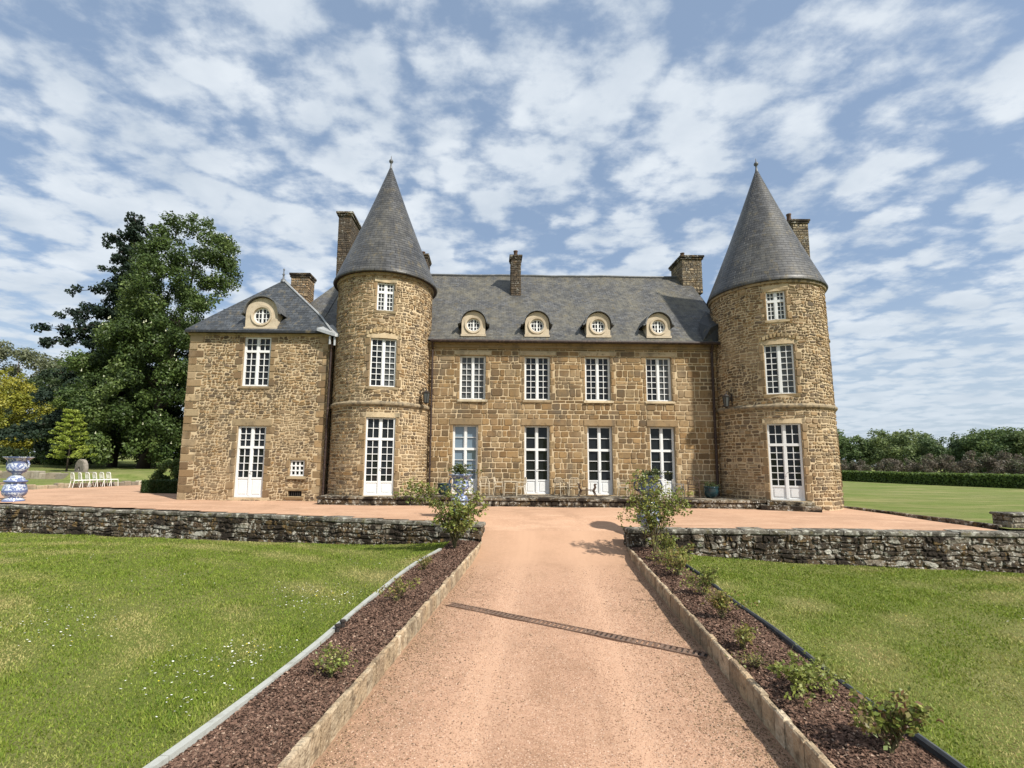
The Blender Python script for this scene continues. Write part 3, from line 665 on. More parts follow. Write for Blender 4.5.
sb.box(-1.0, .95, 0, .62, .6, .95, T=TS, c=(.25, .2, .14), bev=.015); sb.box(-.75, .8, 0, .42, .953, 1.10, T=TS, c=(.3, .25, .17), bev=.015); sb.build('doorstep', MT['wall_stone'], house)

# ---- iron wall lanterns
def lantern(mf, s, z, label):
    p = Vector(mf(s, z, .0)); q = Vector(mf(s, z, .3)); d = (q-p).normalized(); u = Vector((0, 0, 1)); r = d.cross(u)
    t = thing('wall_lantern', p, label, 'lantern', 'iron lanterns on the towers')
    b = MB(); b.tube([p+u*-.25, p+u*.25], .03, 6); b.tube([p+u*.12+d*.02, p+u*.32+d*.14, p+u*.34+d*.28, p+u*.26+d*.34], .018, 6); b.tube([p-u*.1+d*.02, p+u*.1+d*.12, p+u*.3+d*.2], .014, 6); b.build('bracket', MT['iron'], t)
    c = p+d*.34+u*-.12; b = MB(); b.lathe([(.0, .38), (.05, .34), (.16, .25), (.15, .23)], 6, c); b.lathe([(.04, -.22), (.09, -.18), (.10, -.16)], 6, c)
    for k in range(6):
        a = k*math.pi/3; b.tube([c+Vector((.10*math.cos(a), .10*math.sin(a), -.17)), c+Vector((.145*math.cos(a), .145*math.sin(a), .24))], .011, 5)
    b.build('cage', MT['iron'], t)
    g = MB(); g.lathe([(.085, -.16), (.13, .23)], 6, c); g.build('glass', MT['glass_net'], t)
lantern(mfL, 1.72, 5.15, 'black iron wall lantern on the left round tower beside its tall window')
lantern(mfR, -1.87, 5.1, 'black iron wall lantern on the shaded side of the right round tower')

# ================================================================ THE GROUNDS
def ss(a, b, x): t = max(0., min(1., (x-a)/(b-a))); return t*t*(3-2*t)
PC = lambda y: .51+.1285*(y-3.7)            # centre line of the drive
HW = 1.965
WL0, WL1 = (-26., 20.0), (-.18, 14.28)      # left wall line
WR0, WR1 = (3.78, 13.52), (24., 13.42)
def wall_y(x):
    if x <= WL1[0]: t = (x-WL0[0])/(WL1[0]-WL0[0]); return WL0[1]+(WL1[1]-WL0[1])*t
    if x >= WR0[0]: t = (x-WR0[0])/(WR1[0]-WR0[0]); return WR0[1]+(WR1[1]-WR0[1])*t
    return 12.2
def z_terr(x, y):
    z = .69+.0165*(y-13.5)
    z = min(z, .82)
    dx = max(0, abs(x-PC(y))-HW-.1)
    m = 1-ss(0, 1.6, dx)
    zr = z*ss(11.9, 16.6, y)
    return z+(zr-z)*m+.008*math.sin(x*1.7)*math.sin(y*2.1)
GRAVEL = dict(noise=[(.55, (.455, .28, .186), .42, .68), (1.6, (.30, .18, .113), .48, .70, 8), (55, (.60, .42, .31), .55, .68, 3), (70, (.2, .118, .078), .56, .68, 3), (11, (.33, .20, .13), .53, .72, 8)], bump=(85, .65, .012))
MT['gravel'] = mat('pink_gravel', (.42, .255, .168), .95, spec=.15, **GRAVEL)
MT['gravel_t'] = mat('pink_forecourt_gravel', (.475, .297, .196), .95, spec=.15, noise=[(.4, (.395, .245, .16), .42, .62), (1.3, (.53, .345, .235), .48, .7, 6, 'Object', (.4, 1.6, 1)), (.9, (.36, .225, .145), .56, .72, 8), (50, (.32, .19, .12), .53, .7, 3), (9, (.54, .36, .24), .55, .75)], bump=(85, .5, .012))
# dig wheel tracks into the drive's colour: paler and smoother where the wheels run
def track(m):
    t = m.node_tree; L = t.links.new; b = t.nodes['Principled BSDF']; old = b.inputs['Base Color'].links[0].from_socket
    uv = t.nodes.new('ShaderNodeUVMap'); sp = t.nodes.new('ShaderNodeSeparateXYZ'); L(uv.outputs[0], sp.inputs[0])
    nz = t.nodes.new('ShaderNodeTexNoise'); nz.inputs['Scale'].default_value = 2.2; nz.inputs['Detail'].default_value = 5
    mp = t.nodes.new('ShaderNodeMapping'); mp.inputs['Scale'].default_value = (3.5, .35, 1); L(uv.outputs[0], mp.inputs[0]); L(mp.outputs[0], nz.inputs[0])
    def mth(op, a, b_):
        n = t.nodes.new('ShaderNodeMath'); n.operation = op
        for i, v in enumerate((a, b_)):
            if isinstance(v, (int, float)): n.inputs[i].default_value = v
            else: L(v, n.inputs[i])
        return n.outputs[0]
    ab = mth('ABSOLUTE', sp.outputs[0], 0); d = mth('ABSOLUTE', mth('SUBTRACT', ab, .78), 0)
    e = mth('ADD', d, mth('MULTIPLY', mth('SUBTRACT', nz.outputs[0], .5), .9))
    r = t.nodes.new('ShaderNodeMapRange'); r.inputs[1].default_value = .05; r.inputs[2].default_value = .55; r.inputs[3].default_value = .85; r.inputs[4].default_value = 0; L(e, r.inputs[0])
    mx = t.nodes.new('ShaderNodeMix'); mx.data_type = 'RGBA'; L(r.outputs[0], mx.inputs[0]); L(old, mx.inputs[6]); mx.inputs[7].default_value = (.50, .318, .215, 1)
    # dead leaves, soil and grit gathered against the kerbs
    r2 = t.nodes.new('ShaderNodeMapRange'); r2.inputs[1].default_value = 1.05; r2.inputs[2].default_value = 2.0; r2.inputs[3].default_value = 0; r2.inputs[4].default_value = .8
    n2 = t.nodes.new('ShaderNodeTexNoise'); n2.inputs['Scale'].default_value = 9; n2.inputs['Detail'].default_value = 8; n2.inputs['Roughness'].default_value = .7; L(uv.outputs[0], n2.inputs[0])
    L(mth('ADD', ab, mth('MULTIPLY', mth('SUBTRACT', n2.outputs[0], .56), 3.2)), r2.inputs[0])
    mx2 = t.nodes.new('ShaderNodeMix'); mx2.data_type = 'RGBA'; L(r2.outputs[0], mx2.inputs[0]); L(mx.outputs[2], mx2.inputs[6]); mx2.inputs[7].default_value = (.25, .165, .105, 1)
    # up the ramp the drive runs out into the forecourt's own gravel
    r3 = t.nodes.new('ShaderNodeMapRange'); r3.inputs[1].default_value = 9.5; r3.inputs[2].default_value = 13.6
    L(mth('ADD', sp.outputs[1], mth('MULTIPLY', n2.outputs[0], 1.2)), r3.inputs[0])
    mx3 = t.nodes.new('ShaderNodeMix'); mx3.data_type = 'RGBA'; L(r3.outputs[0], mx3.inputs[0]); L(mx2.outputs[2], mx3.inputs[6]); mx3.inputs[7].default_value = (.445, .278, .18, 1); r3.inputs[4].default_value = .62
    L(mx3.outputs[2], b.inputs['Base Color'])
track(MT['gravel'])
# forecourt, ramping down to the drive between the two walls
def in_terr(x, y): return x > -23.75+.31*(y-25.1) and y < 32.2 and x < 14.3
mb = MB(); g = .2
nx_ = int(44/g)
for i in range(nx_):
    x0 = -29.6+i*g; xm = x0+g/2
    for j in range(int(20.4/g)):
        y0 = 12.2+j*g; ym = y0+g/2
        if ym < wall_y(xm)-.05 or not in_terr(xm, ym): continue
        if y0 > 20.8 and -6 < xm: continue
        if y0 < 13.4 and abs(xm-PC(ym)) > HW+.12: continue
        q = [(x0, y0), (x0+g, y0), (x0+g, y0+g), (x0, y0+g)]
        mb.face([(a, b, z_terr(a, b)) for a, b in q], uv=[(a-PC(b), b) for a, b in q])
me_o = mb.build('forecourt', MT['gravel_t'], smooth=True, kind='structure')
mb = MB()      # the drive itself: slightly crowned, rutted
ny_ = 70
for j in range(ny_):
    ya, yb = -8+j*(22.6/ny_), -8+(j+1)*(22.6/ny_)
    for i in range(24):
        ua, ub = -HW-.03+(2*HW+.06)*i/24, -HW-.03+(2*HW+.06)*(i+1)/24
        def P(u, y):
            z = .02*(1-(u/2)**2)-.012*math.exp(-((abs(u)-.78)/.22)**2)+.006*math.sin(y*2.3+u*3)
            zt = z_terr(PC(y)+u, y)+.006
            return (PC(y)+u, y, max(z*(1-ss(11.5, 13, y)), zt if y > 12.0 else -9))
        mb.face([P(ua, ya), P(ub, ya), P(ub, yb), P(ua, yb)], uv=[(ua, ya), (ub, ya), (ub, yb), (ua, yb)])
mb.build('drive', MT['gravel'], smooth=True, kind='structure')

# far ground and the park lawns round the house
MT['grass_far'] = mat('park_grass', (.15, .19, .05), .95, spec=.1, noise=[(.35, (.2, .205, .08), .45, .65), (3.0, (.11, .145, .035), .5, .7, 7), (30, (.09, .125, .03), .5, .75, 4), (.5, (.25, .235, .10), .46, .66, 5, 'Object', (.35, 1.7, 1)), (.9, (.11, .15, .035), .5, .7, 7, 'Object', (.5, 1.5, 1))], bump=(40, .8, .05))
MT['soil'] = mat('bare_soil', (.09, .06, .045), .98, noise=[(20, (.05, .035, .03), .45, .65)], bump=(40, .7, .02))
def z_park(x, y):
    zl = .78+.26*ss(0, .25, -(x+24.1-.31*(y-25.1))) if y < 33 else .78+.26
    zl = zl+.40*ss(33.6, 34.2, y)+.0145*max(0, y-34)
    zr_ = .76+.004*max(0, y-20)
    k = ss(-16, -6, x); z = zl+(zr_-zl)*k
    return z+.03*math.sin(x*.31+1)*math.sin(y*.23)
mb = MB()
def axis(a, segs):
    r = [a]
    for b, st in segs:
        n = max(1, round((b-r[-1])/st)); s0 = r[-1]; r += [s0+(b-s0)*k/n for k in range(1, n+1)]
    return r
xs = axis(-400, [(-90, 40), (-45, 5), (-20, .4), (14.35, 1.5), (24, .8), (90, 4), (400, 40)]); ys = axis(13.5, [(22, .7), (33.4, .5), (34.4, .2), (90, 3), (420, 40)])
for a, b in zip(xs, xs[1:]):
    for c, d in zip(ys, ys[1:]):
        xm, ym = (a+b)/2, (c+d)/2
        if xm < 14.3 and ym < wall_y(min(xm, 14))+.3: continue
        if in_terr(xm, ym) and (in_terr(a-.3, c) and in_terr(b+.3, d)): continue
        if -16 < xm < 14 and ym < 31: continue
        mb.face([(p, q, z_park(p, q)) for p, q in ((a, c), (b, c), (b, d), (a, d))])
mb.build('park_lawn', MT['grass_far'], smooth=True, kind='structure')
mb = MB(); mb.face([(-3000, -3000, -1.3), (3000, -3000, -1.3), (3000, 3000, -1.3), (-3000, 3000, -1.3)]); mb.build('ground', MT['grass_far'], kind='structure')

# front lawns
BO = 2.95
def bed_edge(side, y): return PC(y)+side*(BO+(.0 if side > 0 else .06*math.sin(y*.9)+.12*ss(8.5, 11, y)-.15*ss(11, 13.6, y)))
def z_lawn(x, y):
    if x > PC(y): d = max(0, x-bed_edge(1, y)); return .15-.23*(1-math.exp(-d/1.3))-.03*max(0, d-.5)+.012*math.sin(x*2.1)*math.sin(y*1.6)
    d = max(0, bed_edge(-1, y)-x); return .16-.22*(1-math.exp(-d/1.3))-.0125*max(0, d-1)+.012*math.sin(x*1.9)*math.sin(y*1.4)
MT['grass'] = mat('lawn_soil_and_thatch', (.13, .155, .035), .95, spec=.1, noise=[(.5, (.17, .17, .06), .45, .65), (2.4, (.10, .125, .028), .5, .72, 7), (35, (.08, .095, .024), .48, .7, 4)], bump=(45, .9, .03))
for side in (-1, 1):
    mb = MB()
    for j in range(60):
        ya, yb = -6+j*(27/60), -6+(j+1)*(27/60)
        us = [0, .3, .6, .9, 1.2, 1.6, 2, 2.6, 3.3, 4, 5, 6, 7, 8, 9, 10, 11, 12, 13, 14, 16, 18, 20, 23]
        for ua, ub in zip(us, us[1:]):
            q = [(bed_edge(side, y)+side*u, y) for u, y in ((ua, ya), (ub, ya), (ub, yb), (ua, yb))]
            if min(b for a, b in q) > max(wall_y(a) for a, b in q)+.1: continue
            q = q if side > 0 else q[::-1]
            mb.face([(a, b, z_lawn(a, b)) for a, b in q])
    mb.build('lawn', MT['grass'], smooth=True, kind='structure')
# mulch beds between kerb and lawn
for side in (-1, 1):
    mb = MB()
    for j in range(50):
        ya, yb = -5+j*(18.9/50), -5+(j+1)*(18.9/50)
        for k in range(5):
            def P(t, y): a = PC(y)+side*(HW+.09); b = bed_edge(side, y); return (a+(b-a)*t, y, .185+.03*math.sin(math.pi*t)+.012*math.sin(y*3+t*5))
            q = [P(k/5, ya), P((k+1)/5, ya), P((k+1)/5, yb), P(k/5, yb)]; mb.face(q if side > 0 else q[::-1])
    mb.build('planting_bed', MT['soil'], smooth=True, kind='structure')
MT['mulch'] = mat('red_brown_mulch', (.1, .05, .04), .95, attr='Col', spec=.12)
n = 130000
yy = 3.0+11*rng.random(n)**1.7; sd_ = rng.choice([-1, 1], n); tt = rng.random(n)
pa = np.array([PC(y)+s*(HW+.1) for y, s in zip(yy, sd_)]); pb_ = np.array([bed_edge(s, y) for y, s in zip(yy, sd_)])
cx_ = pa+(pb_-pa)*tt; cz_ = .188+.03*np.sin(np.pi*tt)+.012*np.sin(yy*3+tt*5)+.012*rng.random(n)
sz = (.005+.009*rng.random(n))*(1+.06*yy); az = rng.random(n)*6.28; tl = (rng.random((n, 2))-.5)*1.3
e1 = np.stack([np.cos(az), np.sin(az), tl[:, 0]*.8], 1)*sz[:, None]; e2 = np.stack([-np.sin(az), np.cos(az), tl[:, 1]], 1)*(sz*.55)[:, None]
c0 = np.stack([cx_, yy, cz_], 1); vv = np.stack([c0-e1-e2, c0+e1-e2*.8, c0+e1*.8+e2, c0-e1*.9+e2], 1)
pal = np.array([(.15, .09, .065), (.105, .062, .045), (.20, .125, .09), (.06, .037, .028), (.33, .24, .18), (.14, .092, .066)])
cc = pal[rng.choice(6, n, p=[.3, .25, .15, .2, .03, .07])]*(.75+.5*rng.random((n, 1)))
bulk('mulch_chips', vv, 4, cc, MT['mulch'], kind='stuff')

# grass blades over the two lawns, denser and finer close to the camera
def blades(n, wmul=1.0):
    r = 3.2+23.5*rng.random(n*3)**1.25; a = (rng.random(n*3)-.5)*R_(150); x = r*np.sin(a); y = r*np.cos(a)
    ok = []
    for i in range(len(x)):
        xi, yi = x[i], y[i]
        if yi > wall_y(xi)-.28: continue
        s = 1 if xi > PC(yi) else -1
        if s*(xi-bed_edge(s, yi)) < .02 or abs(xi) > 24: continue
        ok.append(i)
        if len(ok) >= n: break
    ok = np.array(ok); x, y = x[ok], y[ok]; r = r[ok]; n = len(ok)
    z = np.array([z_lawn(p, q) for p, q in zip(x, y)])
    f1 = np.sin(x*.9+1.3*np.sin(y*.7))*np.sin(y*1.1+.6*np.sin(x*1.3)); f2 = np.sin(x*3.1+y*1.7)*np.sin(y*2.7-x*.9+1)
    f3 = np.sin(x*.45+2.2+.5*np.sin(y*.5))*np.sin(y*.62+.7)
    st = np.sin(np.hypot(x-16, y+4)*2*np.pi/1.25)*np.where(x > 2, 1, .0)+np.sin(np.hypot(x+13, y-1.5)*2*np.pi/1.35)*np.where(x > 2, 0, 1)     # mower passes
    dry = np.clip(.5*f1+.3*f2+.6*f3-.02+.36*st+.25*rng.standard_normal(n), 0, 1)
    h = (.014+.019*rng.random(n))*(1+.025*r)*(1-.3*dry)*(1+.5*(np.sin(x*2.3+5)*np.sin(y*2.9+x) > .55)); wd = (.0028+.0022*rng.random(n))*(1+.16*r)*wmul
    az = rng.random(n)*6.283; ln = (rng.random((n, 2))-.5)*1.5
    ex_ = np.stack([np.cos(az)*wd, np.sin(az)*wd, np.zeros(n)], 1); b = np.stack([x, y, z-.004], 1)
    tip = b+np.stack([ln[:, 0]*h, ln[:, 1]*h, h], 1)
    vv = np.stack([b-ex_, b+ex_, tip], 1)
    g0 = np.array((.185, .25, .034)); g1 = np.array((.115, .175, .022)); g2 = np.array((.43, .38, .16)); g3 = np.array((.26, .295, .062))
    f4 = np.sin(x*7.3+2*np.sin(y*5.1))*np.sin(y*6.7+1.5*np.sin(x*4.3)); k = np.clip(rng.random((n, 1))*.7+.42*(f4[:, None] > .1)+.25*(f2[:, None] > .3)-.1, 0, 1.25); c = g0*(1-k)+g1*k; c = np.where(rng.random((n, 1)) < .22, g3, c); c = c*(1-dry[:, None])+g2*dry[:, None]
    c *= (.8+.4*rng.random((n, 1)))
    return vv, c
MT['blade'] = leafmat('grass_blade', transl=.3, rough=.6, spec=.15)
vv, c = blades(470000); bulk('grass', vv, 3, c, MT['blade'], kind='stuff')
# daisies and dandelions flecking the turf
nd = 620; V = []; C_ = []
for k in range(nd*4):
    if len(V) > nd*5: break
    if random.random() < .8: x, y = random.gauss(-4.0, 1.9), random.gauss(7.4, 2.0)
    else: x, y = random.uniform(-14, 15), random.uniform(4, 14)
    s = 1 if x > PC(y) else -1
    if y > wall_y(x)-.5 or y < 3.5 or s*(x-bed_edge(s, y)) < .25: continue
    if s < 0 and .5*math.sin(x*1.6)+.5*math.sin(y*1.9+x) < random.uniform(.0, .9): continue
    if s > 0 and random.random() < .75: continue
    z = z_lawn(x, y)+.034; r = random.uniform(.008, .015); yel = random.random() < (.10 if s < 0 else .45); c = (.75, .6, .04) if yel else (.80, .80, .76)
    tx, ty = random.uniform(-.3, .3), random.uniform(-.5, .1)
    for q in range(3):
        a = q*2.09+k; V.append([(x, y, z+.003), (x+r*math.cos(a), y+r*math.sin(a), z+r*(tx*math.cos(a)+ty*math.sin(a))), (x+r*math.cos(a+1), y+r*math.sin(a+1), z+r*(tx*math.cos(a+1)+ty*math.sin(a+1))), (x+r*math.cos(a+2.1), y+r*math.sin(a+2.1), z+r*(tx*math.cos(a+2.1)+ty*math.sin(a+2.1)))]); C_.append(c)
bulk('daisies', np.array(V), 4, np.array(C_), mat('petal', (1, 1, 1), .7, attr='Col'), kind='stuff')

# ---- kerbs of the drive
KERB = [(.44, .34, .225), (.37, .28, .18), (.49, .39, .27), (.31, .23, .15)]
MT['kerb'] = mat('kerb_stone', (.4, .3, .2), .92, attr='Col', noise=[(9, (.17, .125, .08), .48, .68), (30, (.5, .42, .3), .58, .72), (2.2, (.15, .12, .08), .54, .7)], bump=(28, 1, .03))
for side, lab in ((-1, 'stone kerb along the left side of the gravel drive, sunlit on its drive face'), (1, 'stone kerb along the right side of the gravel drive, shaded on its drive face')):
    mb = MB(); y = -4.
    yend = 13.9 if side < 0 else 13.2
    while y < yend:
        l = random.uniform(.09, .2) if side < 0 else random.uniform(.14, .32); y1 = min(y+l, yend); hgt = .245+random.uniform(-.012, .010); wdt = .066+random.uniform(-.012, .012); off = random.uniform(-.006, .008)
        T = (lambda y0: lambda a, b, z: (PC(b)+side*(HW+a), b, z))(y)
        mb.box(off, wdt, y+.004, y1-.004, -.06, hgt, T=T if side > 0 else (lambda a, b, z: (PC(b)-(HW+wdt+off-a), b, z)), c=shade(random.choice(KERB), .15), bev=.014); y = y1
    o = mb.build('kerb', MT['kerb'], base=(PC(-4)+side*HW, -4, 0), label=lab, cat='kerb')
# ---- lawn edgings
MT['edge_pale'] = mat('pale_concrete', (.36, .37, .345), .9, noise=[(6, (.24, .24, .21), .5, .72), (30, (.45, .45, .42), .6, .75)], bump=(40, .3, .01))
MT['edge_dark'] = mat('dark_plastic', (.055, .062, .07), .6, noise=[(8, (.09, .09, .09), .5, .72)])
mb = MB(); y = -3.
for k in range(60):
    if y > 12.6: break
    y1 = y+.98; N_ = 6; hh = .235
    for q in range(N_):
        a, b = y+.004+(y1-y-.008)*q/N_, y+.004+(y1-y-.008)*(q+1)/N_
        P = lambda d, yy, z: (bed_edge(-1, yy)+d, yy, z)
        vs = [P(-.03, a, 0), P(.045, a, 0), P(.045, b, 0), P(-.03, b, 0), P(-.03, a, hh), P(.04, a, hh), P(.04, b, hh), P(-.03, b, hh)]
        mb.raw(vs, [(4, 5, 6, 7), (0, 1, 5, 4), (1, 2, 6, 5), (2, 3, 7, 6), (3, 0, 4, 7)])
    y = y1
mb.build('lawn_edging', MT['edge_pale'], base=(bed_edge(-1, -3), -3, 0), label='pale concrete strip edging the left lawn beside the mulch bed', cat='lawn edging')
mb = MB()
for k in range(150):
    a, b = -3+k*.11, -3+(k+1)*.11
    e = .012*math.sin(a*2.1)+.008*math.sin(a*5); f = .012*math.sin(b*2.1)+.008*math.sin(b*5)
    P = lambda d, yy, z, w_: (bed_edge(1, yy)+d+w_, yy, z+w_*.8)
    vs = [P(-.025, a, 0, e), P(.03, a, 0, e), P(.03, b, 0, f), P(-.025, b, 0, f), P(-.025, a, .225, e), P(.03, a, .225, e), P(.03, b, .225, f), P(-.025, b, .225, f)]
    mb.raw(vs, [(4, 5, 6, 7), (0, 1, 5, 4), (1, 2, 6, 5), (2, 3, 7, 6), (3, 0, 4, 7)])
mb.tube([(bed_edge(1, -3+k*.15)+.012*math.sin((-3+k*.15)*2.1), -3+k*.15, .225+.008*math.sin((-3+k*.15)*2.1)) for k in range(110)], .028, 6)
mb.build('lawn_edging', MT['edge_dark'], base=(bed_edge(1, -3), -3, 0), label='dark grey strip edging the right lawn beside the mulch bed', cat='lawn edging')
# two short black pegs in the left edging
for k, yy in enumerate((6.62, 6.80)):
    mb = MB(); mb.tube([(bed_edge(-1, yy)+.07, yy, .1), (bed_edge(-1, yy)+.07, yy, .27)], .03, 8); mb.lathe([(.042, 0), (.042, .02), (0, .024)], 8, (bed_edge(-1, yy)+.07, yy, .27))
    mb.build('edging_peg', MT['iron'], base=(bed_edge(-1, yy)+.07, yy, .1), label=['nearer of two black pegs at the joint of the pale edging', 'farther of two black pegs at the joint of the pale edging'][k], cat='peg', group='black edging pegs')

# ---- slotted drain across the drive
A_, B_ = Vector((-.66, 8.55)), Vector((2.78, 6.42)); d = (B_-A_); L_ = d.length; d /= L_; nrm = Vector((-d.y, d.x))
t = thing('drain_grate', ((A_.x+B_.x)/2, (A_.y+B_.y)/2, .02), 'rusty slotted drain grating crossing the gravel drive at a slant', 'drain')
TD = lambda a, b, z: (A_.x+d.x*a+nrm.x*b, A_.y+d.y*a+nrm.y*b, z+.028)
MT['rust'] = mat('rusty_grating', (.20, .135, .10), .8, noise=[(14, (.13, .075, .05), .45, .65), (50, (.28, .2, .15), .6, .75)], metal=.2)
mb = MB(); mb.box(0, L_, -.095, -.075, -.03, .004, T=TD); mb.box(0, L_, .075, .095, -.03, .004, T=TD); mb.build('frame', MT['rust'], t)
mb = MB(); a = .02
while a < L_: mb.box(a, a+.036, -.074, .074, -.012, .001, T=TD); a += .072
mb.build('bars', MT['rust'], t)
mb = MB(); mb.box(0, L_, -.074, .074, -.03, -.014, T=TD, c=(.02, .02, .02)); mb.build('channel', MT['iron'], t)

# loose grit over the drive near the camera, litter along the kerbs
n = 130000
y = 3.2+9.5*rng.random(n)**2.0; u = (rng.random(n)*2-1)*HW*.985; r = (.0032+.0042*rng.random(n))*(1+.05*y)
lit = rng.random(n) < .5*np.clip((np.abs(u)/HW)**4, 0, 1)*(.6+.8*(np.sin(y*1.9+u*3) > 0))+.05*(np.sin(u*5+y*1.3)*np.sin(y*2.1) > .55)
c = np.array([(.51, .34, .235), (.38, .228, .15), (.28, .165, .108), (.60, .46, .36), (.32, .195, .13), (.18, .11, .076)])[rng.choice(6, n, p=[.25, .25, .2, .08, .14, .08])]
c = np.where(lit[:, None], np.array([(.16, .10, .065), (.11, .075, .05), (.24, .17, .10)])[rng.integers(0, 3, n)], c)*(.85+.3*rng.random((n, 1))); r = r*np.where(lit, 1.5, 1)
x = np.array([PC(b) for b in y])+u; z = np.array([.02*(1-(a/2)**2)-.012*math.exp(-((abs(a)-.78)/.22)**2)+.006*math.sin(b*2.3+a*3) for a, b in zip(u, y)])*(y < 12)+.001
az = rng.random(n)*6.28; p = np.stack([x, y, z], 1); h = r*rng.uniform(.3, .9, n)
cr = [p+np.stack([r*np.cos(az+k*2.09), r*np.sin(az+k*2.09)*.8, 0*r], 1) for k in range(3)]; top = p+np.stack([0*h, 0*h, h], 1)
vv = np.concatenate([np.stack([cr[k], cr[(k+1) % 3], top], 1) for k in range(3)]); keep = np.tile(y+3.5*(rng.random(n)-.5) < 10.3, 3)
bulk('loose_grit', vv[keep], 3, np.tile(c, (3, 1))[keep], mat('grit', (1, 1, 1), .95, attr='Col', spec=.15), kind='stuff')

# ---- the two retaining walls
def garden_wall(p0, p1, zb, zt, label, th=.46, seed=1, end_face=False):
    p0, p1 = Vector(p0), Vector(p1); d = p1-p0; L0 = d.length; d /= L0; n = Vector((d.y, -d.x))        # n faces the camera
    if n.y > 0: n = -n
    mf = lambda s, z, q: (p0.x+d.x*s+n.x*(th/2+q), p0.y+d.y*s+n.y*(th/2+q), z)
    t = thing('garden_wall', ((p0.x+p1.x)/2, (p0.y+p1.y)/2, 0), label, 'wall')
    mb = MB(); T = lambda a, b, z: (p0.x+d.x*a+n.x*b, p0.y+d.y*a+n.y*b, z)
    mb.box(0, L0, -th/2, th/2, -1.2, zt-.14, T=T, m=0)
    pal = [(.12, .095, .068), (.085, .064, .044), (.19, .165, .13), (.05, .038, .026), (.32, .30, .25), (.09, .06, .035)]
    masonry(mb, wobble(mf, .022, p0.x), 0, L0, zb, zt-.13, [], .16, (.12, .5), .24, pal, .042, .01, cut=.3, var=.35)
    for end in (0, L0):
        sgn = -1 if end == 0 else 1
        mfe = lambda s, z, q: (p0.x+d.x*(end+sgn*q)+n.x*s, p0.y+d.y*(end+sgn*q)+n.y*s, z)
        masonry(mb, mfe, -th/2, th/2, zb, zt-.15, [], .19, (.2, .42), .12, pal, .03, .012, cut=.2)
    mb.build('masonry', [MT['wall_core'], MT['wall_stone']], t)
    cb = MB(); s = -.03
    while s < L0+.03:
        l = min(random.uniform(.45, 1.2), L0+.04-s); dz = random.uniform(-.02, .012)
        q0 = random.uniform(.02, .06)
        cb.box(s+.006, s+l-.006, -th/2-.04, th/2+q0, zt-.135+dz*.3, zt+dz, T=T, bev=.03); s += l
    cb.build('coping', MT['coping'], t); return t
garden_wall(WL0, WL1, -.55, .71, 'long dark lichened stone wall edging the forecourt above the left lawn')
garden_wall(WR0, WR1, -.75, .70, 'long dark lichened stone wall edging the forecourt above the right lawn')
# mossy stones closing the gap ends along the ramp
# pillar on the right wall
t = thing('stone_pillar', (14.95, 13.95, .7), 'squat square stone pillar behind the right wall at the edge of the frame', 'pillar')
mb = MB(); mb.box(14.66, 15.7, 13.7, 14.25, .6, 1.08)
for mf_, a, b in ((lambda s, z, q: (s, 13.7-q, z), 14.66, 15.7), (lambda s, z, q: (14.66-q, s, z), 13.7, 14.25)): masonry(mb, mf_, a, b, .68, 1.08, [], .2, (.25, .5), .08, [(.27, .22, .16), (.22, .19, .15), (.31, .27, .2)], .03, .012)
mb.build('masonry', [MT['wall_core'], MT['wall_stone']], t)
mb = MB(); mb.box(14.62, 15.75, 13.65, 14.29, 1.085, 1.16, bev=.02); mb.build('coping', MT['coping'], t)
# low stone edging between forecourt and right-hand lawn
mb = MB(); y = 13.8
while y < 19.6:
    l = random.uniform(.3, .7); x = 14.3-.03*(y-13.8); mb.box(x, x+.16, y+.008, min(y+l, 19.7)-.008, .55, .84+random.uniform(-.01, .02), c=shade((.16, .12, .085), .25), bev=.02); y += l
mb.build('stone_edging', MT['wall_stone'], base=(14.3, 16.7, .7), label='low stone edging between the pink forecourt and the right-hand lawn', cat='stone edging')

# ================================================================ PLANTS
MT['bark'] = mat('bark', (.055, .043, .034), .95, noise=[(6, (.05, .04, .03), .45, .65)], bump=(12, .8, .03))
MT['twig'] = mat('green_cane', (.11, .10, .045), .8, noise=[(10, (.09, .055, .03), .5, .65)])
MT['leaf'] = leafmat('tree_leaf', transl=.30, rough=.5, spec=.3)
MT['needle'] = leafmat('conifer_foliage', transl=.12, rough=.65, spec=.2)
MT['roseleaf'] = leafmat('rose_leaf', transl=.32, rough=.45, spec=.35)
MT['petals'] = mat('flower_petal', (1, 1, 1), .7, attr='Col')
def leaf_cloud(cent, rad, n, size, pal, flat=.0, up=.35, vary=.35, shell=.55, aspect=.6):
    """n leaves spread through the given clumps (arrays), diamond shaped and turned every way"""
    cent = np.asarray(cent, float); rad = np.asarray(rad, float)
    w_ = rad**2; idx = rng.choice(len(cent), n, p=w_/w_.sum())
    d = rng.standard_normal((n, 3)); d /= np.linalg.norm(d, axis=1)[:, None]
    r = rad[idx]*(shell+(1-shell)*rng.random(n))*(rng.random(n)**.25)
    sc_ = np.array([1, 1, 1-flat]); p = cent[idx]+d*r[:, None]*sc_
    nn = d*.8+rng.standard_normal((n, 3))*.75+np.array([0, 0, up]); nn /= np.linalg.norm(nn, axis=1)[:, None]
    a = np.cross(nn, rng.standard_normal((n, 3))); a /= np.linalg.norm(a, axis=1)[:, None]; b = np.cross(nn, a)
    s = size*(.6+.8*rng.random(n))[:, None]
    bend = nn*s*.18
    vv = np.stack([p-a*s, p-b*s*aspect-bend*0+a*s*.1, p+a*s, p+b*s*aspect+a*s*.1+bend], 1)
    pal = np.array(pal); pc_ = rng.integers(0, len(pal), len(cent)); c = pal[pc_[idx]]
    alt = pal[rng.integers(0, len(pal), n)]; c = np.where(rng.random((n, 1)) < .3, alt, c)
    c = c*(1+vary*(rng.random((n, 1))-.5)*2*.7)
    return vv, c
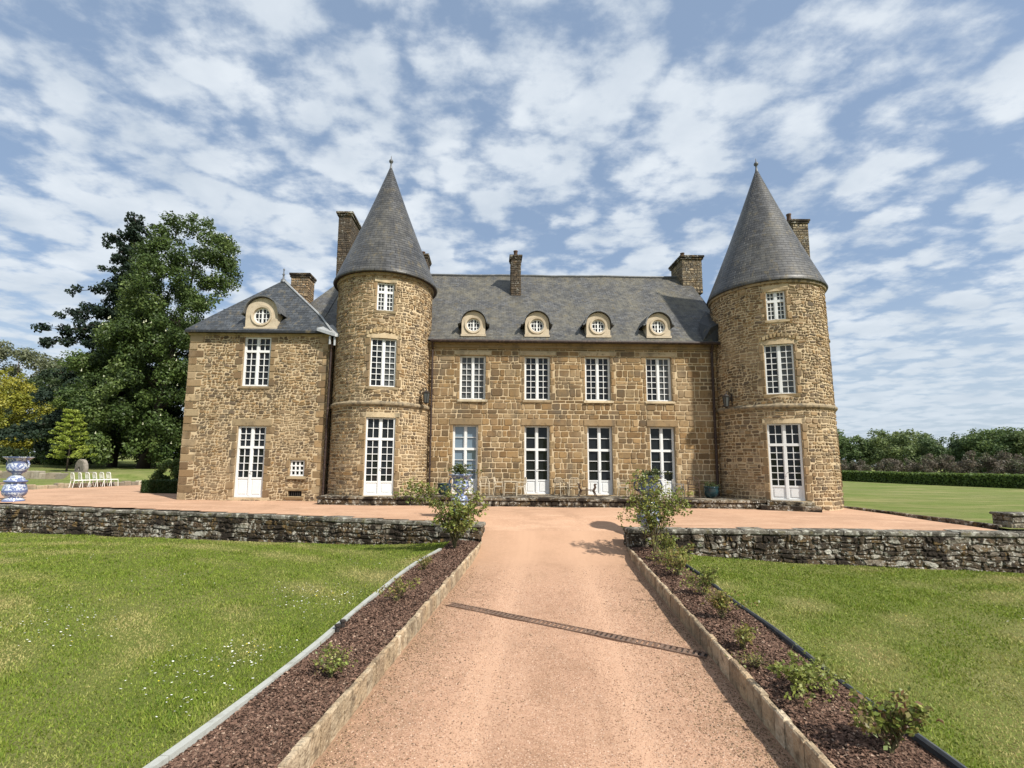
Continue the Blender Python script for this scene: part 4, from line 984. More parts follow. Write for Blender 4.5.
def envelope(n, H, z0, prof, lean=(0, 0), rc=(.9, 1.6), surf=.75):
    """clump centres inside a crown whose radius at height fraction t is prof(t)"""
    C, R = [], []
    while len(C) < n:
        t = random.random(); rp = prof(t)
        if random.random() > (rp/max(prof(k/10) for k in range(11)))**1.2: continue
        a = random.uniform(0, 6.283); q = rp*(math.sqrt(random.random()) if random.random() > surf else random.uniform(.78, 1.05))
        q *= 1+.14*math.sin(3*a+t*9)+.1*math.sin(5*a-t*14)
        C.append((q*math.cos(a)+lean[0]*t, q*math.sin(a)+lean[1]*t, z0+(H-z0)*t)); R.append(random.uniform(*rc)*(.65+.5*rp/max(prof(k/10) for k in range(11))))
    return C, R
def trunk_mesh(H, r, cent, nl, z0, lean=(0, 0), sinu=.15):
    mb = MB(); n = 8; top = H*.86
    pts = [(lean[0]*(k/n)+sinu*math.sin(k*1.3)*(k > 0), lean[1]*(k/n)+sinu*math.cos(k*1.7)*(k > 0), top*k/n) for k in range(n+1)]
    rad = [r*(1.35 if k == 0 else 1)*(1-.88*k/n) for k in range(n+1)]; mb.tube(pts, rad, 8)
    for k in random.sample(range(len(cent)), min(nl, len(cent))):
        c = Vector(cent[k]); zs = max(z0*.75, min(top*.9, c.z-.35*math.hypot(c.x, c.y)-.4)); f = zs/top
        s = Vector((lean[0]*f, lean[1]*f, zs)); m = s.lerp(c, .5)+Vector((0, 0, .12*(c-s).length)); q = r*(1-.85*f)*.42
        mb.tube([s, m, c], [q, q*.6, q*.18], 5)
    return mb
def tree(name, loc, label, cat, H, z0, prof, nclump, rc, nleaf, size, pal, r, lean=(0, 0), nl=26, leafm='leaf', group=None, flat=.1, surf=.75, up=.35, vary=.35):
    t = thing(name, loc, label, cat, group, local=True)
    C, R = envelope(nclump, H, z0, prof, lean, rc, surf)
    trunk_mesh(H, r, C, nl, z0, lean).build('trunk', MT['bark'], t, smooth=True)
    vv, c = leaf_cloud(C, R, nleaf, size, pal, flat, up, vary); bulk('crown', vv, 4, c, MT[leafm], t); return t, C, R
DK = [(.028, .05, .02), (.035, .06, .024), (.022, .042, .02), (.045, .07, .026)]
MID = [(.05, .095, .02), (.06, .11, .024), (.042, .08, .018), (.075, .12, .03)]
# horse chestnut with candles, close beside the house
zp = lambda x, y: z_park(x, y)-.05
prof = lambda t: (5.9 if t < .25 else 5.9-1.0*min(1, (t-.25)/.2))*(math.sin(math.pi*min(1, .13+.84*t)))**.45
ch, C, Rr = tree('chestnut_tree', (-32.2, 45, zp(-32.2, 45)), 'tall broad green chestnut tree with pale blossom candles, right against the house', 'tree', 24.0, .9, prof, 420, (.65, 1.3), 140000, .115,
   [(.085, .13, .034), (.066, .105, .028), (.12, .165, .048), (.042, .068, .02), (.055, .09, .024)], .42, (3.3, 0), 34, surf=.72, vary=.5)
V, K = [], []
for k in range(150):
    i = random.randrange(len(C)); c = Vector(C[i]); 
    if c.z > 15 and random.random() < .8: continue
    o_ = Vector((c.x*.22+random.gauss(0, .55), -abs(random.gauss(.5, .4)), random.uniform(.1, .8))).normalized()*Rr[i]*1.02; p = c+o_; h = random.uniform(.12, .24)
    for a in (0, 2.1, 4.2): V.append([p+Vector((.06*math.cos(a), .06*math.sin(a), 0)), p+Vector((.06*math.cos(a+2.1), .06*math.sin(a+2.1), 0)), p+Vector((.012, .012, h)), p+Vector((-.012, -.012, h))]); K.append((.42, .43, .30))
bulk('blossom', np.array([[list(q) for q in f] for f in V]), 4, np.array(K), MT['petals'], ch, kind='stuff')
# dark conifer behind it: tiers of drooping boughs
def conifer(loc, label, H, R0, ntier, size, nleaf, pal, name='conifer_tree', pw=.62, up=.0, group=None):
    t = thing(name, loc, label, 'tree', group, local=True); C, Rr = [], []; tb = MB(); tb.tube([(0, 0, 0), (.1, 0, H*.5), (0, 0, H*.98)], [.5*H/28, .3*H/28, .04], 8)
    for k in range(ntier):
        f = k/(ntier-1); z = H*(.07+.92*f); rr = R0*((1-f)**pw)*(.78+.3*random.random())+.35
        nb = max(5, int(10-4*f)); a0 = random.uniform(0, 6)
        for b in range(nb):
            a = a0+b*6.283/nb+random.uniform(-.3, .3); L_ = rr*random.uniform(.45, 1.2); e = Vector((math.cos(a)*L_, math.sin(a)*L_, z-.02*L_+random.uniform(-1.1, 1.1)))
            tb.tube([(0, 0, z+.2), e*.5+Vector((0, 0, (z+.25*L_)*.5)), e], [.09, .06, .015], 4)
            n_ = max(2, int(L_/.75))
            for q in range(1, n_+1):
                g_ = q/n_; p = Vector((0, 0, z)).lerp(e, g_)+Vector((random.gauss(0, .22), random.gauss(0, .22), .28*L_*math.sin(math.pi*g_)*.35)); C.append(tuple(p)); Rr.append(.46+.42*(1-f)*(1.1-.45*g_)+.10)
    tb.build('trunk', MT['bark'], t, smooth=True)
    vv, c = leaf_cloud(C, Rr, nleaf, size, pal, .3, .25, .45); bulk('crown', vv, 4, c, MT['needle'], t); return t
conifer((-38.6, 49.5, zp(-38.6, 49.5)), 'tall dark feathery conifer towering behind the chestnut tree', 26.3, 7.4, 34, .14, 130000, [(.016, .03, .018), (.02, .036, .02), (.013, .025, .016), (.026, .042, .022)])
# smaller trees of the park on the left
ell = lambda R0, a=.6: (lambda t: R0*(math.sin(math.pi*(.08+.86*t)))**a)
tree('golden_tree', (-58.5, 57, zp(-58, 57)), 'rounded golden yellow-green tree at the left edge of the park', 'tree', 11.6, .8, lambda t: 4.3*(math.sin(math.pi*(.16+.82*t)))**.7*(1-.2*t), 190, (.6, 1.1), 30000, 0.119, [(.30, .29, .04), (.26, .26, .035), (.34, .32, .055), (.20, .22, .03)], .22)
tree('bushy_tree', (-49.5, 60, zp(-49, 60)), 'mid green bushy tree between the golden tree and the dark conifer', 'tree', 9.8, .3, ell(4.4), 110, (.7, 1.2), 30000, 0.126, [(.10, .145, .03), (.08, .12, .028), (.13, .17, .04)], .22)
tree('dark_tree', (-53.5, 69, zp(-53, 69)), 'dark evergreen tree behind the bushy green tree on the left', 'tree', 13.5, .5, ell(4.8, .5), 120, (.8, 1.4), 28000, 0.154, DK, .3)
tree('dark_tree', (-63.5, 70, zp(-63, 70)), 'dark green tree rising behind the golden tree', 'tree', 13.2, .5, ell(5.5, .5), 120, (.8, 1.4), 24000, 0.154, [(.04, .065, .022), (.05, .075, .026)], .3)
tree('pale_tree', (-95, 95, zp(-95, 95)), 'far pale grey-green tree fading at the left edge of the photo', 'tree', 23, 1, ell(8, .55), 150, (1, 2), 30000, 0.224, [(.15, .165, .09), (.17, .185, .10), (.13, .145, .08)], .4)
tree('pale_tree', (-80, 96, zp(-80, 96)), 'far pale olive tree seen between the golden tree and the conifer', 'tree', 20, 1, ell(7.5, .5), 150, (1, 2), 30000, 0.224, [(.13, .15, .08), (.11, .13, .07), (.15, .165, .09)], .4)
tree('dark_tree', (-36, 61, zp(-36, 61)), 'dark spreading evergreen filling the gap under the conifer and the chestnut', 'tree', 13, .2, ell(8.2, .4), 170, (.9, 1.6), 32000, 0.168, [(.02, .034, .015), (.016, .028, .013), (.026, .042, .018)], .35)
tree('dark_tree', (-24.5, 58, zp(-24, 58)), 'dark evergreen low behind the left corner of the house', 'tree', 9, .2, ell(6.5, .4), 130, (.9, 1.5), 24000, 0.168, [(.02, .034, .015), (.026, .042, .018)], .3)
# young light-green sapling
t = thing('sapling', (-31.4, 36.0, z_park(-31.4, 36.0)), 'slim young tree with sparse light green tiers of leaves beside the millstone', 'tree', local=True)
tb = MB(); tb.tube([(0, 0, -.1), (.05, 0, 2), (0, .03, 4.7)], [.07, .05, .012], 7); C, Rr = [], []
for k in range(11):
    z = 1.0+3.8*k/11; n_ = 4; a0 = random.uniform(0, 6)
    for b in range(n_):
        a = a0+b*6.283/n_; L_ = (1.75-1.4*k/11)*random.uniform(.6, 1.15); e = Vector((math.cos(a)*L_, math.sin(a)*L_, z+.18*L_)); tb.tube([(0, 0, z), e], [.018, .005], 4)
        for q in (.4, .65, .9): C.append(tuple(Vector((0, 0, z)).lerp(e, q))); Rr.append(.27)
tb.build('trunk', MT['bark'], t, smooth=True); vv, c = leaf_cloud(C, Rr, 6500, .06, [(.24, .30, .045), (.20, .26, .036), (.28, .33, .06)], .35, .4); bulk('crown', vv, 4, c, MT['leaf'], t)
# shrubs along the park edge, under the trees
for k, (x, y, h, r, lab) in enumerate([(-57, 52, 2.2, 2.4, 'low bright green shrub at the foot of the golden tree'), (-45.5, 52.5, 2.4, 2.6, 'low green shrub behind the sapling'), (-52, 54, 1.9, 2.2, 'low dark shrub between two greener shrubs in the park')]):
    tree('shrub', (x, y, zp(x, y)), lab, 'shrub', h, .1, ell(r, .45), 40, (.45, .8), 4500, .11, [[(.07, .11, .02), (.085, .13, .022)], [(.05, .085, .02), (.06, .10, .022)], [(.03, .05, .018), (.04, .06, .02)]][k], .08, nl=8)

# ---- woodland beyond the right-hand lawn
protos = []
WP = [[(.10, .15, .05), (.12, .175, .058), (.08, .125, .045)], [(.135, .18, .065), (.155, .20, .07), (.115, .16, .058)], [(.085, .13, .052), (.10, .15, .058), (.07, .11, .045)]]
WOOD = [(41, 88, 1.0, 0), (47, 84, 1.05, 1), (53, 82, 1.18, 2), (58, 78, 1.0, 0), (62, 73.5, 1.02, 1), (66, 70, .90, 2), (68.5, 65, 1.0, 0), (70, 60.5, .95, 1), (71, 55.5, .92, 2), (73, 51, .85, 0), (75, 46, .8, 1),
        (50, 93, 1.2, 2), (60, 88, 1.25, 0), (69, 80, 1.1, 1), (76, 72, 1.12, 2), (80, 63, 1.1, 0), (82, 55, 1.0, 1)]
WL_ = ['green deciduous tree in the woodland beyond the right-hand lawn']
gw = 'woodland trees beyond the right-hand lawn'
for i in range(3):
    x, y, s, k = WOOD[i]
    t, _, _ = tree('woodland_tree', (x, y, zp(x, y)), WL_[0], 'tree', 6.9, .6, ell([4.0, 4.4, 3.8][i], .5), 120, (.6, 1.1), 15000, .15, WP[i], .16, nl=14, group=gw); protos.append(t); t.scale = (s,)*3
for x, y, s, k in WOOD[3:]: dup(protos[k], (x, y, zp(x, y)), random.uniform(0, 6), WL_[0], s*random.uniform(.86, 1.02))
gb = 'bare brown shrubs under the woodland'
BL = 'brownish half bare shrub at the foot of the woodland behind the hedge'
bp = []
BR = [(40, 77), (44.5, 75), (48.5, 72), (52, 69), (55, 65.5), (57.5, 61.5), (59.5, 57.5), (61, 53.5), (62, 49), (63, 45), (64.5, 41)]
for i in range(2):
    x, y = BR[i]; t, _, _ = tree('brown_shrub', (x, y, zp(x, y)), BL, 'shrub', 3.3, .1, ell(2.9, .4), 50, (.45, .8), 5200, .12, [(.13, .11, .08), (.15, .125, .095), (.11, .10, .07), (.10, .11, .06)], .06, nl=20, group=gb); bp.append(t)
for x, y in BR[2:]: dup(bp[random.randrange(2)], (x, y, zp(x, y)), random.uniform(0, 6), BL, random.uniform(.5, 1.0))
# long clipped hedge
H0, H1 = Vector((33.5, 72)), Vector((46.5, 20))
hd = H1-H0; hl = hd.length; hd /= hl; hn = Vector((-hd.y, hd.x)); nL = 60000
s = rng.random(nL)*hl; face = rng.random(nL); wv = np.where(face < .5, rng.uniform(-.8, .8, nL), np.where(face < .9, rng.choice([-1, 1], nL)*(.8+.06*rng.standard_normal(nL)), rng.uniform(-.8, .8, nL)))
hz = np.where(face < .5, 1.0+.035*rng.standard_normal(nL), rng.random(nL)*1.02)
px_, py_ = H0.x+hd.x*s+hn.x*wv, H0.y+hd.y*s+hn.y*wv
zg = np.array([z_park(a, b) for a, b in zip(px_, py_)]); p = np.stack([px_, py_, zg+hz], 1)
d = rng.standard_normal((nL, 3)); d /= np.linalg.norm(d, axis=1)[:, None]; a = np.cross(d, rng.standard_normal((nL, 3))); a /= np.linalg.norm(a, axis=1)[:, None]; b = np.cross(d, a)
sz = .06+.06*rng.random((nL, 1)); vv = np.stack([p-a*sz, p-b*sz*.6, p+a*sz, p+b*sz*.6], 1)-np.array([40, 46, .86])
t = thing('clipped_hedge', (40, 46, .86), 'long low clipped green hedge along the far side of the right-hand lawn', 'hedge', local=True)
bulk('foliage', vv, 4, np.array([(.11, .17, .04), (.13, .19, .045), (.09, .145, .035)])[rng.integers(0, 3, nL)]*(.75+.5*rng.random((nL, 1))), MT['leaf'], t)
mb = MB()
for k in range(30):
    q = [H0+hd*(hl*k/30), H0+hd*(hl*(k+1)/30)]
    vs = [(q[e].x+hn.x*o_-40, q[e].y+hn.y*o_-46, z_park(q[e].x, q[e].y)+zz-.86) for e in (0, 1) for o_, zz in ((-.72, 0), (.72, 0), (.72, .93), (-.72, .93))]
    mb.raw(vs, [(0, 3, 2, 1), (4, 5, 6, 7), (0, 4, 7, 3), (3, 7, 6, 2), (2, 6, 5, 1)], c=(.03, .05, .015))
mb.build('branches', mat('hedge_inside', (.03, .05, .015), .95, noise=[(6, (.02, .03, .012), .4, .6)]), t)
# box hedge and rounded shrub by the pavilion corner
t = thing('box_hedge', (-15.4, 23.9, .85), 'low dark clipped box hedge at the left corner of the house', 'hedge', local=True)
n = 15000; u = rng.uniform(-1.25, 1.25, n); v = rng.uniform(-.6, .6, n); wz = rng.random(n)*.55; fc = rng.random(n)
u = np.where(fc < .2, np.sign(u)*1.25, u); v = np.where((fc >= .2) & (fc < .65), -.6, v); wz = np.where(fc >= .65, .55, wz)
p = np.stack([u, v, wz], 1)+.02*rng.standard_normal((n, 3)); d = rng.standard_normal((n, 3)); d /= np.linalg.norm(d, axis=1)[:, None]; a = np.cross(d, rng.standard_normal((n, 3))); a /= np.linalg.norm(a, axis=1)[:, None]; b = np.cross(d, a)
sz = .022+.02*rng.random((n, 1)); bulk('foliage', np.stack([p-a*sz, p-b*sz*.6, p+a*sz, p+b*sz*.6], 1), 4, np.array([(.03, .058, .014), (.04, .07, .018)])[rng.integers(0, 2, n)], MT['leaf'], t)
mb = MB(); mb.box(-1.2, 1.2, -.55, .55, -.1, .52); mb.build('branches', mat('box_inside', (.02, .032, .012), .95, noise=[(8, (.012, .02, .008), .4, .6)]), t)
tree('rounded_shrub', (-16.6, 25.3, .85), 'rounded loose green shrub rising behind the low box hedge', 'shrub', 1.55, .1, ell(.62, .5), 50, (.16, .28), 6500, .05, [(.08, .125, .03), (.065, .105, .025), (.10, .145, .036)], .05, nl=10)

# ---- roses
def rose(name, loc, label, canes, leaf, nleaf, pal, group=None, flowers=0, cat='rose bush', r0=.012, spread=.09):
    """canes: list of point lists about the base; leaves in sprays along the canes"""
    t = thing(name, loc, label, cat, group, local=True); mb = MB(); C, R = [], []
    for pts in canes:
        P = [Vector(p) for p in pts]; sm = []
        for k in range(len(P)-1):
            for q in range(4): sm.append(P[k].lerp(P[k+1], q/4)+Vector((random.gauss(0, .008), random.gauss(0, .008), 0)))
        sm.append(P[-1]); n = len(sm); mb.tube(sm, [r0*(1.1-.8*k/n) for k in range(n)], 5)
        for k, p in enumerate(sm):
            if k/n < .30: continue
            for _ in range(2 if k/n > .5 else 1): C.append(tuple(p+Vector((random.gauss(0, spread), random.gauss(0, spread), random.gauss(0, spread*.8))))); R.append(random.uniform(.06, .13)*spread/.09)
            if random.random() < .5:
                e = p+Vector((random.gauss(0, .13), random.gauss(0, .13), random.uniform(.0, .16)))*(spread/.09); mb.tube([p, e], [r0*.4, r0*.15], 4); C.append(tuple(e)); R.append(random.uniform(.07, .12)*spread/.09)
    mb.build('canes', MT['twig'], t, smooth=True)
    vv, c = leaf_cloud(C, R, nleaf, leaf, pal, .1, .7, .4, .2, .62); bulk('foliage', vv, 4, c, MT['roseleaf'], t)
    for k in range(flowers):
        p = Vector(random.choice(C))+Vector((random.gauss(0, .05), -.05, .08)); f = MB()
        for a in range(6): f.raw([p, p+Vector((.035*math.cos(a*1.05), .035*math.sin(a*1.05), .02)), p+Vector((.035*math.cos(a*1.05+.9), .035*math.sin(a*1.05+.9), .02)), p+Vector((.01*math.cos(a), .01*math.sin(a), .03))], [(0, 1, 2), (1, 2, 3)], c=(.70, .62, .42))
        f.build('flower', MT['petals'], t)
    return t
RP = [(.18, .225, .048), (.23, .275, .066), (.13, .175, .04), (.30, .30, .085), (.20, .18, .06)]
RP2 = [(.22, .235, .05), (.28, .27, .075), (.17, .19, .045), (.27, .2, .075)]
def arc(dx, dy, h, droop=.0, n=5, w_=.03):
    return [(dx*(k/n)**1.3+random.gauss(0, w_)*(k > 0), dy*(k/n)**1.3+random.gauss(0, w_)*(k > 0), h*math.sin(min(1, k/n*(1+droop))*math.pi/2)-(droop*h*.5*(max(0, k/n-.7))**1.2)) for k in range(n+1)]
cl = [arc(random.gauss(.0, .36), random.gauss(0, .22), random.uniform(.7, 1.3)) for _ in range(14)]
cl += [arc(-1.25, -.1, 1.62, .15), arc(-1.5, -.05, 1.42, .25), arc(-1.15, 0, 1.7, .1), arc(-1.35, .05, 1.25, .2), arc(-1.3, 0, 1.55, .1), arc(.75, .05, 1.35, .1), arc(.6, -.1, 1.15, .1), arc(.82, 0, 1.0, .2), arc(.2, .1, 1.7), arc(-.3, .05, 1.5)]
rose('rose_bush', (-.88, 12.85, .2), 'tall sprawling leafy rose bush at the left wall end, one long spray reaching left', cl, .033, 4600, RP, flowers=5)
cl = [arc(random.gauss(.05, .42), random.gauss(0, .2), random.uniform(.9, 1.75)) for _ in range(12)]
cl += [arc(-.75, -.1, 1.1, .2), arc(-.55, 0, 1.75, .1), arc(-.35, 0, 2.0), arc(.75, 0, 1.5, .1), arc(.9, -.1, 1.15, .15), arc(.6, .1, 1.3), arc(-.8, 0, .85, .3), arc(.15, .1, 1.9)]
rose('rose_bush', (4.18, 12.45, .2), 'tall open leafy rose bush at the right wall end with upright canes', cl, .033, 3300, RP, flowers=3)
def small_rose(loc, label, h, w_, leaf, n, pal, nc=9, fl=0):
    return rose('young_rose', loc, label, [arc(random.gauss(0, w_), random.gauss(0, w_), h*random.uniform(.6, 1.05), w_=.012) for _ in range(nc)], leaf, n, pal, 'young roses planted in the mulch beds', fl, 'rose', .006, .035)
SR = [((-1.62, 5.25), .25, .12, .024, 260, RP, 'small dark green young rose alone in the middle of the left mulch bed'), ((-1.45, 7.95), .34, .17, .024, 330, RP2, 'yellowish young rose in the left mulch bed beside the black pegs'),
      ((-1.32, 10.2), .26, .16, .024, 200, RP2, 'sparse low young rose in the left mulch bed nearest the tall bush'),
      ((4.12, 11.3), .62, .28, .03, 900, RP, 'bushy young rose just in front of the tall right-hand rose bush'), ((3.80, 9.9), .45, .24, .028, 560, RP2, 'second bushy young rose from the wall in the right mulch bed'),
      ((4.02, 10.6), .42, .22, .028, 480, RP, 'low young rose hard against the dark edging near the right wall'),
      ((3.66, 8.45), .46, .22, .028, 560, RP, 'leafy young rose halfway along the right mulch bed beside the dark edging'), ((3.40, 7.3), .36, .17, .026, 420, RP2, 'thin young rose level with the drain grating in the right mulch bed'),
      ((3.08, 5.0), .28, .26, .026, 900, [(.21, .25, .055), (.17, .21, .045), (.26, .28, .08)], 'low spreading bright young rose with dense small leaves in the right mulch bed'), ((3.12, 4.0), .40, .19, .032, 620, RP+[(.2, .12, .06)], 'nearest and largest leaved young rose of the right mulch bed'),
      ((3.08, 6.1), .30, .13, .024, 220, RP2, 'small upright young rose just this side of the drain grating in the right bed'),
      ((2.98, 5.62), .12, .1, .02, 80, RP2, 'tiny seedling-like young rose with few leaves between two larger ones in the right bed')]
for (x, y), h, w_, lf, n, pal, lab in SR: small_rose((x, y, .2), lab, h, w_, lf*.72, int(n*1.6), pal, 14 if n > 400 else 9)

# ================================================================ URNS, POTS, FURNITURE
def glaze(name):
    m = bpy.data.materials.new(name); m.use_nodes = True; t = m.node_tree; L = t.links.new; b = t.nodes['Principled BSDF']; b.inputs['Roughness'].default_value = .18; b.inputs['Specular IOR Level'].default_value = .5
    tcn = t.nodes.new('ShaderNodeTexCoord'); vo = t.nodes.new('ShaderNodeTexNoise'); vo.inputs['Scale'].default_value = 9; vo.inputs['Detail'].default_value = 6; vo.inputs['Distortion'].default_value = 1.4; L(tcn.outputs['Object'], vo.inputs[0])
    r = t.nodes.new('ShaderNodeMapRange'); r.inputs[1].default_value = .45; r.inputs[2].default_value = .53; L(vo.outputs[0], r.inputs[0])
    sp = t.nodes.new('ShaderNodeSeparateXYZ'); L(tcn.outputs['Object'], sp.inputs[0])
    sn = t.nodes.new('ShaderNodeMath'); sn.operation = 'SINE'; ml = t.nodes.new('ShaderNodeMath'); ml.operation = 'MULTIPLY'; ml.inputs[1].default_value = 17; L(sp.outputs[2], ml.inputs[0]); L(ml.outputs[0], sn.inputs[0])
    r2 = t.nodes.new('ShaderNodeMapRange'); r2.inputs[1].default_value = .72; r2.inputs[2].default_value = .9; L(sn.outputs[0], r2.inputs[0])
    mx0 = t.nodes.new('ShaderNodeMath'); mx0.operation = 'MAXIMUM'; L(r.outputs[0], mx0.inputs[0]); L(r2.outputs[0], mx0.inputs[1])
    mx = t.nodes.new('ShaderNodeMix'); mx.data_type = 'RGBA'; L(mx0.outputs[0], mx.inputs[0]); mx.inputs[6].default_value = (.52, .56, .61, 1); mx.inputs[7].default_value = (.11, .145, .29, 1); L(mx.outputs[2], b.inputs['Base Color'])
    return m
MT['delft'] = glaze('blue_and_white_glaze')
MT['bluedark'] = mat('dark_blue_glaze', (.06, .075, .13), .2, noise=[(7, (.2, .23, .32), .54, .66)], spec=.5)
MT['teal'] = mat('teal_glaze', (.016, .045, .055), .15, noise=[(5, (.01, .028, .035), .45, .65)], spec=.5)
MT['earth'] = mat('potting_soil', (.04, .03, .024), .98, bump=(40, .6, .02))
def urn(loc, label, s, bowl='delft'):
    t = thing('garden_urn', loc, label, 'urn', 'blue and white porcelain urns', local=True); k = lambda P: [(r*s*.86, z*s) for r, z in P]
    mb = MB(); mb.lathe(k([(.36, 0), (.39, .02), (.39, .11), (.33, .16), (.29, .2), (.30, .24), (.40, .32), (.44, .42), (.43, .52), (.39, .66), (.34, .76), (.36, .79)]), 36); mb.build('pedestal', MT['delft'], t, smooth=True)
    mb = MB(); mb.lathe(k([(.36, .79), (.41, .80), (.41, .87), (.31, .89), (.30, .95), (.22, 1.02), (.16, 1.06), (.155, 1.10), (.22, 1.14), (.32, 1.20), (.37, 1.29), (.375, 1.38), (.35, 1.46), (.34, 1.55), (.38, 1.65), (.46, 1.72), (.53, 1.755), (.53, 1.775), (.46, 1.76), (.34, 1.62), (.30, 1.5)]), 36); mb.build('bowl', MT[bowl], t, smooth=True)
    for sg in (-1, 1):
        mb = MB(); mb.tube([(sg*.33*s, 0, 1.3*s), (sg*.42*s, 0, 1.36*s), (sg*.44*s, 0, 1.5*s), (sg*.38*s, 0, 1.62*s), (sg*.33*s, 0, 1.6*s)], .03*s, 7); mb.build('handle', MT[bowl], t, smooth=True)
    mb = MB(); mb.lathe(k([(0, 1.66), (.35, 1.655)]), 20); mb.build('soil', MT['earth'], t)
    return t
urn((-18.35, 18.85, .70), 'large blue and white porcelain urn behind the far left of the long wall, empty', 1.0)
uz = z_terr(-.88, 15.0); us_ = (2.06-uz)/1.775
urn((-.88, 15.0, uz), 'blue and white porcelain urn planted with leafy stems at the left wall end', us_)
uz2 = z_terr(4.62, 14.15); us2 = (2.10-uz2)/1.775
urn((4.62, 14.15, uz2), 'dark bowled blue and white porcelain urn half hidden behind the right-hand rose bush', us2, 'bluedark')
rose('urn_plant', (-.88, 15.0, uz+1.66*us_), 'spreading leafy plant growing in the urn at the left wall end', [arc(random.gauss(0, .28), random.gauss(0, .2), random.uniform(.12, .42), w_=.01) for _ in range(14)], .032, 620, [(.09, .12, .03), (.12, .14, .04), (.06, .08, .024)], None, 0, 'plant', .006, .05)
rose('urn_plant', (4.62, 14.15, uz2+1.66*us2), 'trailing leafy plant growing in the urn behind the right-hand rose bush', [arc(random.gauss(0, .28), random.gauss(0, .2), random.uniform(.1, .3), w_=.01) for _ in range(12)], .03, 420, [(.07, .10, .03), (.1, .12, .04)], None, 0, 'plant', .006, .05)
def pot(loc, label, s, matn):
    t = thing('glazed_pot', loc, label, 'plant pot', 'glazed pots on the ledge', local=True)
    mb = MB(); mb.lathe([(.0, 0), (.19*s, 0), (.22*s, .02), (.30*s, .16*s), (.335*s, .30*s), (.32*s, .42*s), (.335*s, .47*s), (.35*s, .49*s), (.35*s, .52*s), (.30*s, .52*s), (.28*s, .42*s)], 28); mb.build('bowl', MT[matn], t, smooth=True)
    mb = MB(); mb.lathe([(0, .43*s), (.29*s, .42*s)], 20); mb.build('soil', MT['earth'], t); return t
ZL = 1.118
pot((-1.83, 19.9, ZL), 'round dark teal glazed pot at the left end of the ledge beside the left tower', .88, 'teal')
pot((9.0, 19.75, ZL), 'round blue-green glazed pot in the corner beside the right tower', .85, 'teal')
rose('pot_plant', (9.0, 19.75, ZL+.36), 'low green plant in the blue-green pot beside the right tower', [arc(random.gauss(0, .16), random.gauss(0, .14), random.uniform(.1, .25), w_=.01) for _ in range(10)], .03, 260, [(.05, .08, .03), (.07, .10, .035)], None, 0, 'plant', .005, .04)
# white garden chairs
MT['cream'] = mat('cream_painted_metal', (.50, .43, .32), .5, noise=[(12, (.36, .29, .2), .5, .7)])
MT['brownwood'] = mat('dark_stained_wood', (.10, .062, .042), .7, noise=[(8, (.06, .038, .026), .45, .65)])
def chair(loc, rz, label, m, s=1., slats=4, group=None, name='garden_chair', arms=False):
    t = thing(name, loc, label, 'chair', group, rz, local=True); t.scale = (s,)*3
    w_ = .23; mb = MB()
    for k in range(5): mb.box(-w_, w_, -.21+k*.084, -.14+k*.084, .44, .46)
    mb.box(-w_, -w_+.03, -.22, .22, .41, .438); mb.box(w_-.03, w_, -.22, .22, .41, .438); mb.build('seat', m, t)
    mb = MB(); B = lambda x, z: (x, .20+.16*(z-.44), z)
    mb.tube([B(-w_, .44), B(-w_, .80), B(-w_*.7, .88), B(w_*.7, .88), B(w_, .80), B(w_, .44)], .017, 6)
    mb.tube([B(-w_, .54), B(w_, .54)], .013, 5)
    for k in range(1, slats+1): x = -w_+2*w_*k/(slats+1); mb.tube([B(x, .54), B(x, .875)], .011, 5)
    mb.build('backrest', m, t)
    for x in (-w_, w_):
        mb = MB(); mb.tube([(x, -.20, .44), (x*1.04, -.23, 0)], .017, 6); mb.build('leg', m, t)
        mb = MB(); mb.tube([(x, .20, .44), (x*1.04, .27, 0)], .017, 6); mb.build('leg', m, t)
        if arms: mb = MB(); mb.box(x-.035, x+.035, -.2, .27, .64, .67); mb.box(x-.02, x+.02, -.2, -.165, .44, .64); mb.build('armrest', m, t)
    return t
gc = 'cream garden chairs on the ledge'
c0 = chair((-.20, 20.0, ZL), R_(8), 'cream metal chair facing out, just right of the leftmost glazed door', MT['cream'], .82, 5, gc, 'garden_chair', True)
for x, y, a, lab in [(.42, 19.95, 80, 'cream metal chair turned sideways, left of the small cream table'), (1.28, 19.95, -82, 'cream metal chair turned sideways, right of the small cream table'),
                     (2.98, 20.05, 30, 'cream metal chair just right of the second glazed door'), (3.50, 20.05, -12, 'cream metal chair left of the low dark seat'), (5.52, 20.0, 62, 'cream metal chair beside the third glazed door, half behind the rose bush')]:
    dup(c0, (x, y, ZL), R_(a), lab)
t = thing('garden_table', (.86, 19.95, ZL), 'small cream metal table between two cream chairs on the ledge', 'table', local=True)
mb = MB(); mb.box(-.26, .26, -.26, .26, .55, .575); mb.build('tabletop', MT['cream'], t)
for x, y in ((-.23, -.23), (.23, -.23), (.23, .23), (-.23, .23)): mb = MB(); mb.tube([(x, y, .55), (x*1.05, y*1.05, 0)], .015, 6); mb.build('leg', MT['cream'], t)
mb = MB(); mb.tube([(-.23, -.23, .12), (.23, -.23, .12)], .01, 5); mb.build('stretcher', MT['cream'], t)
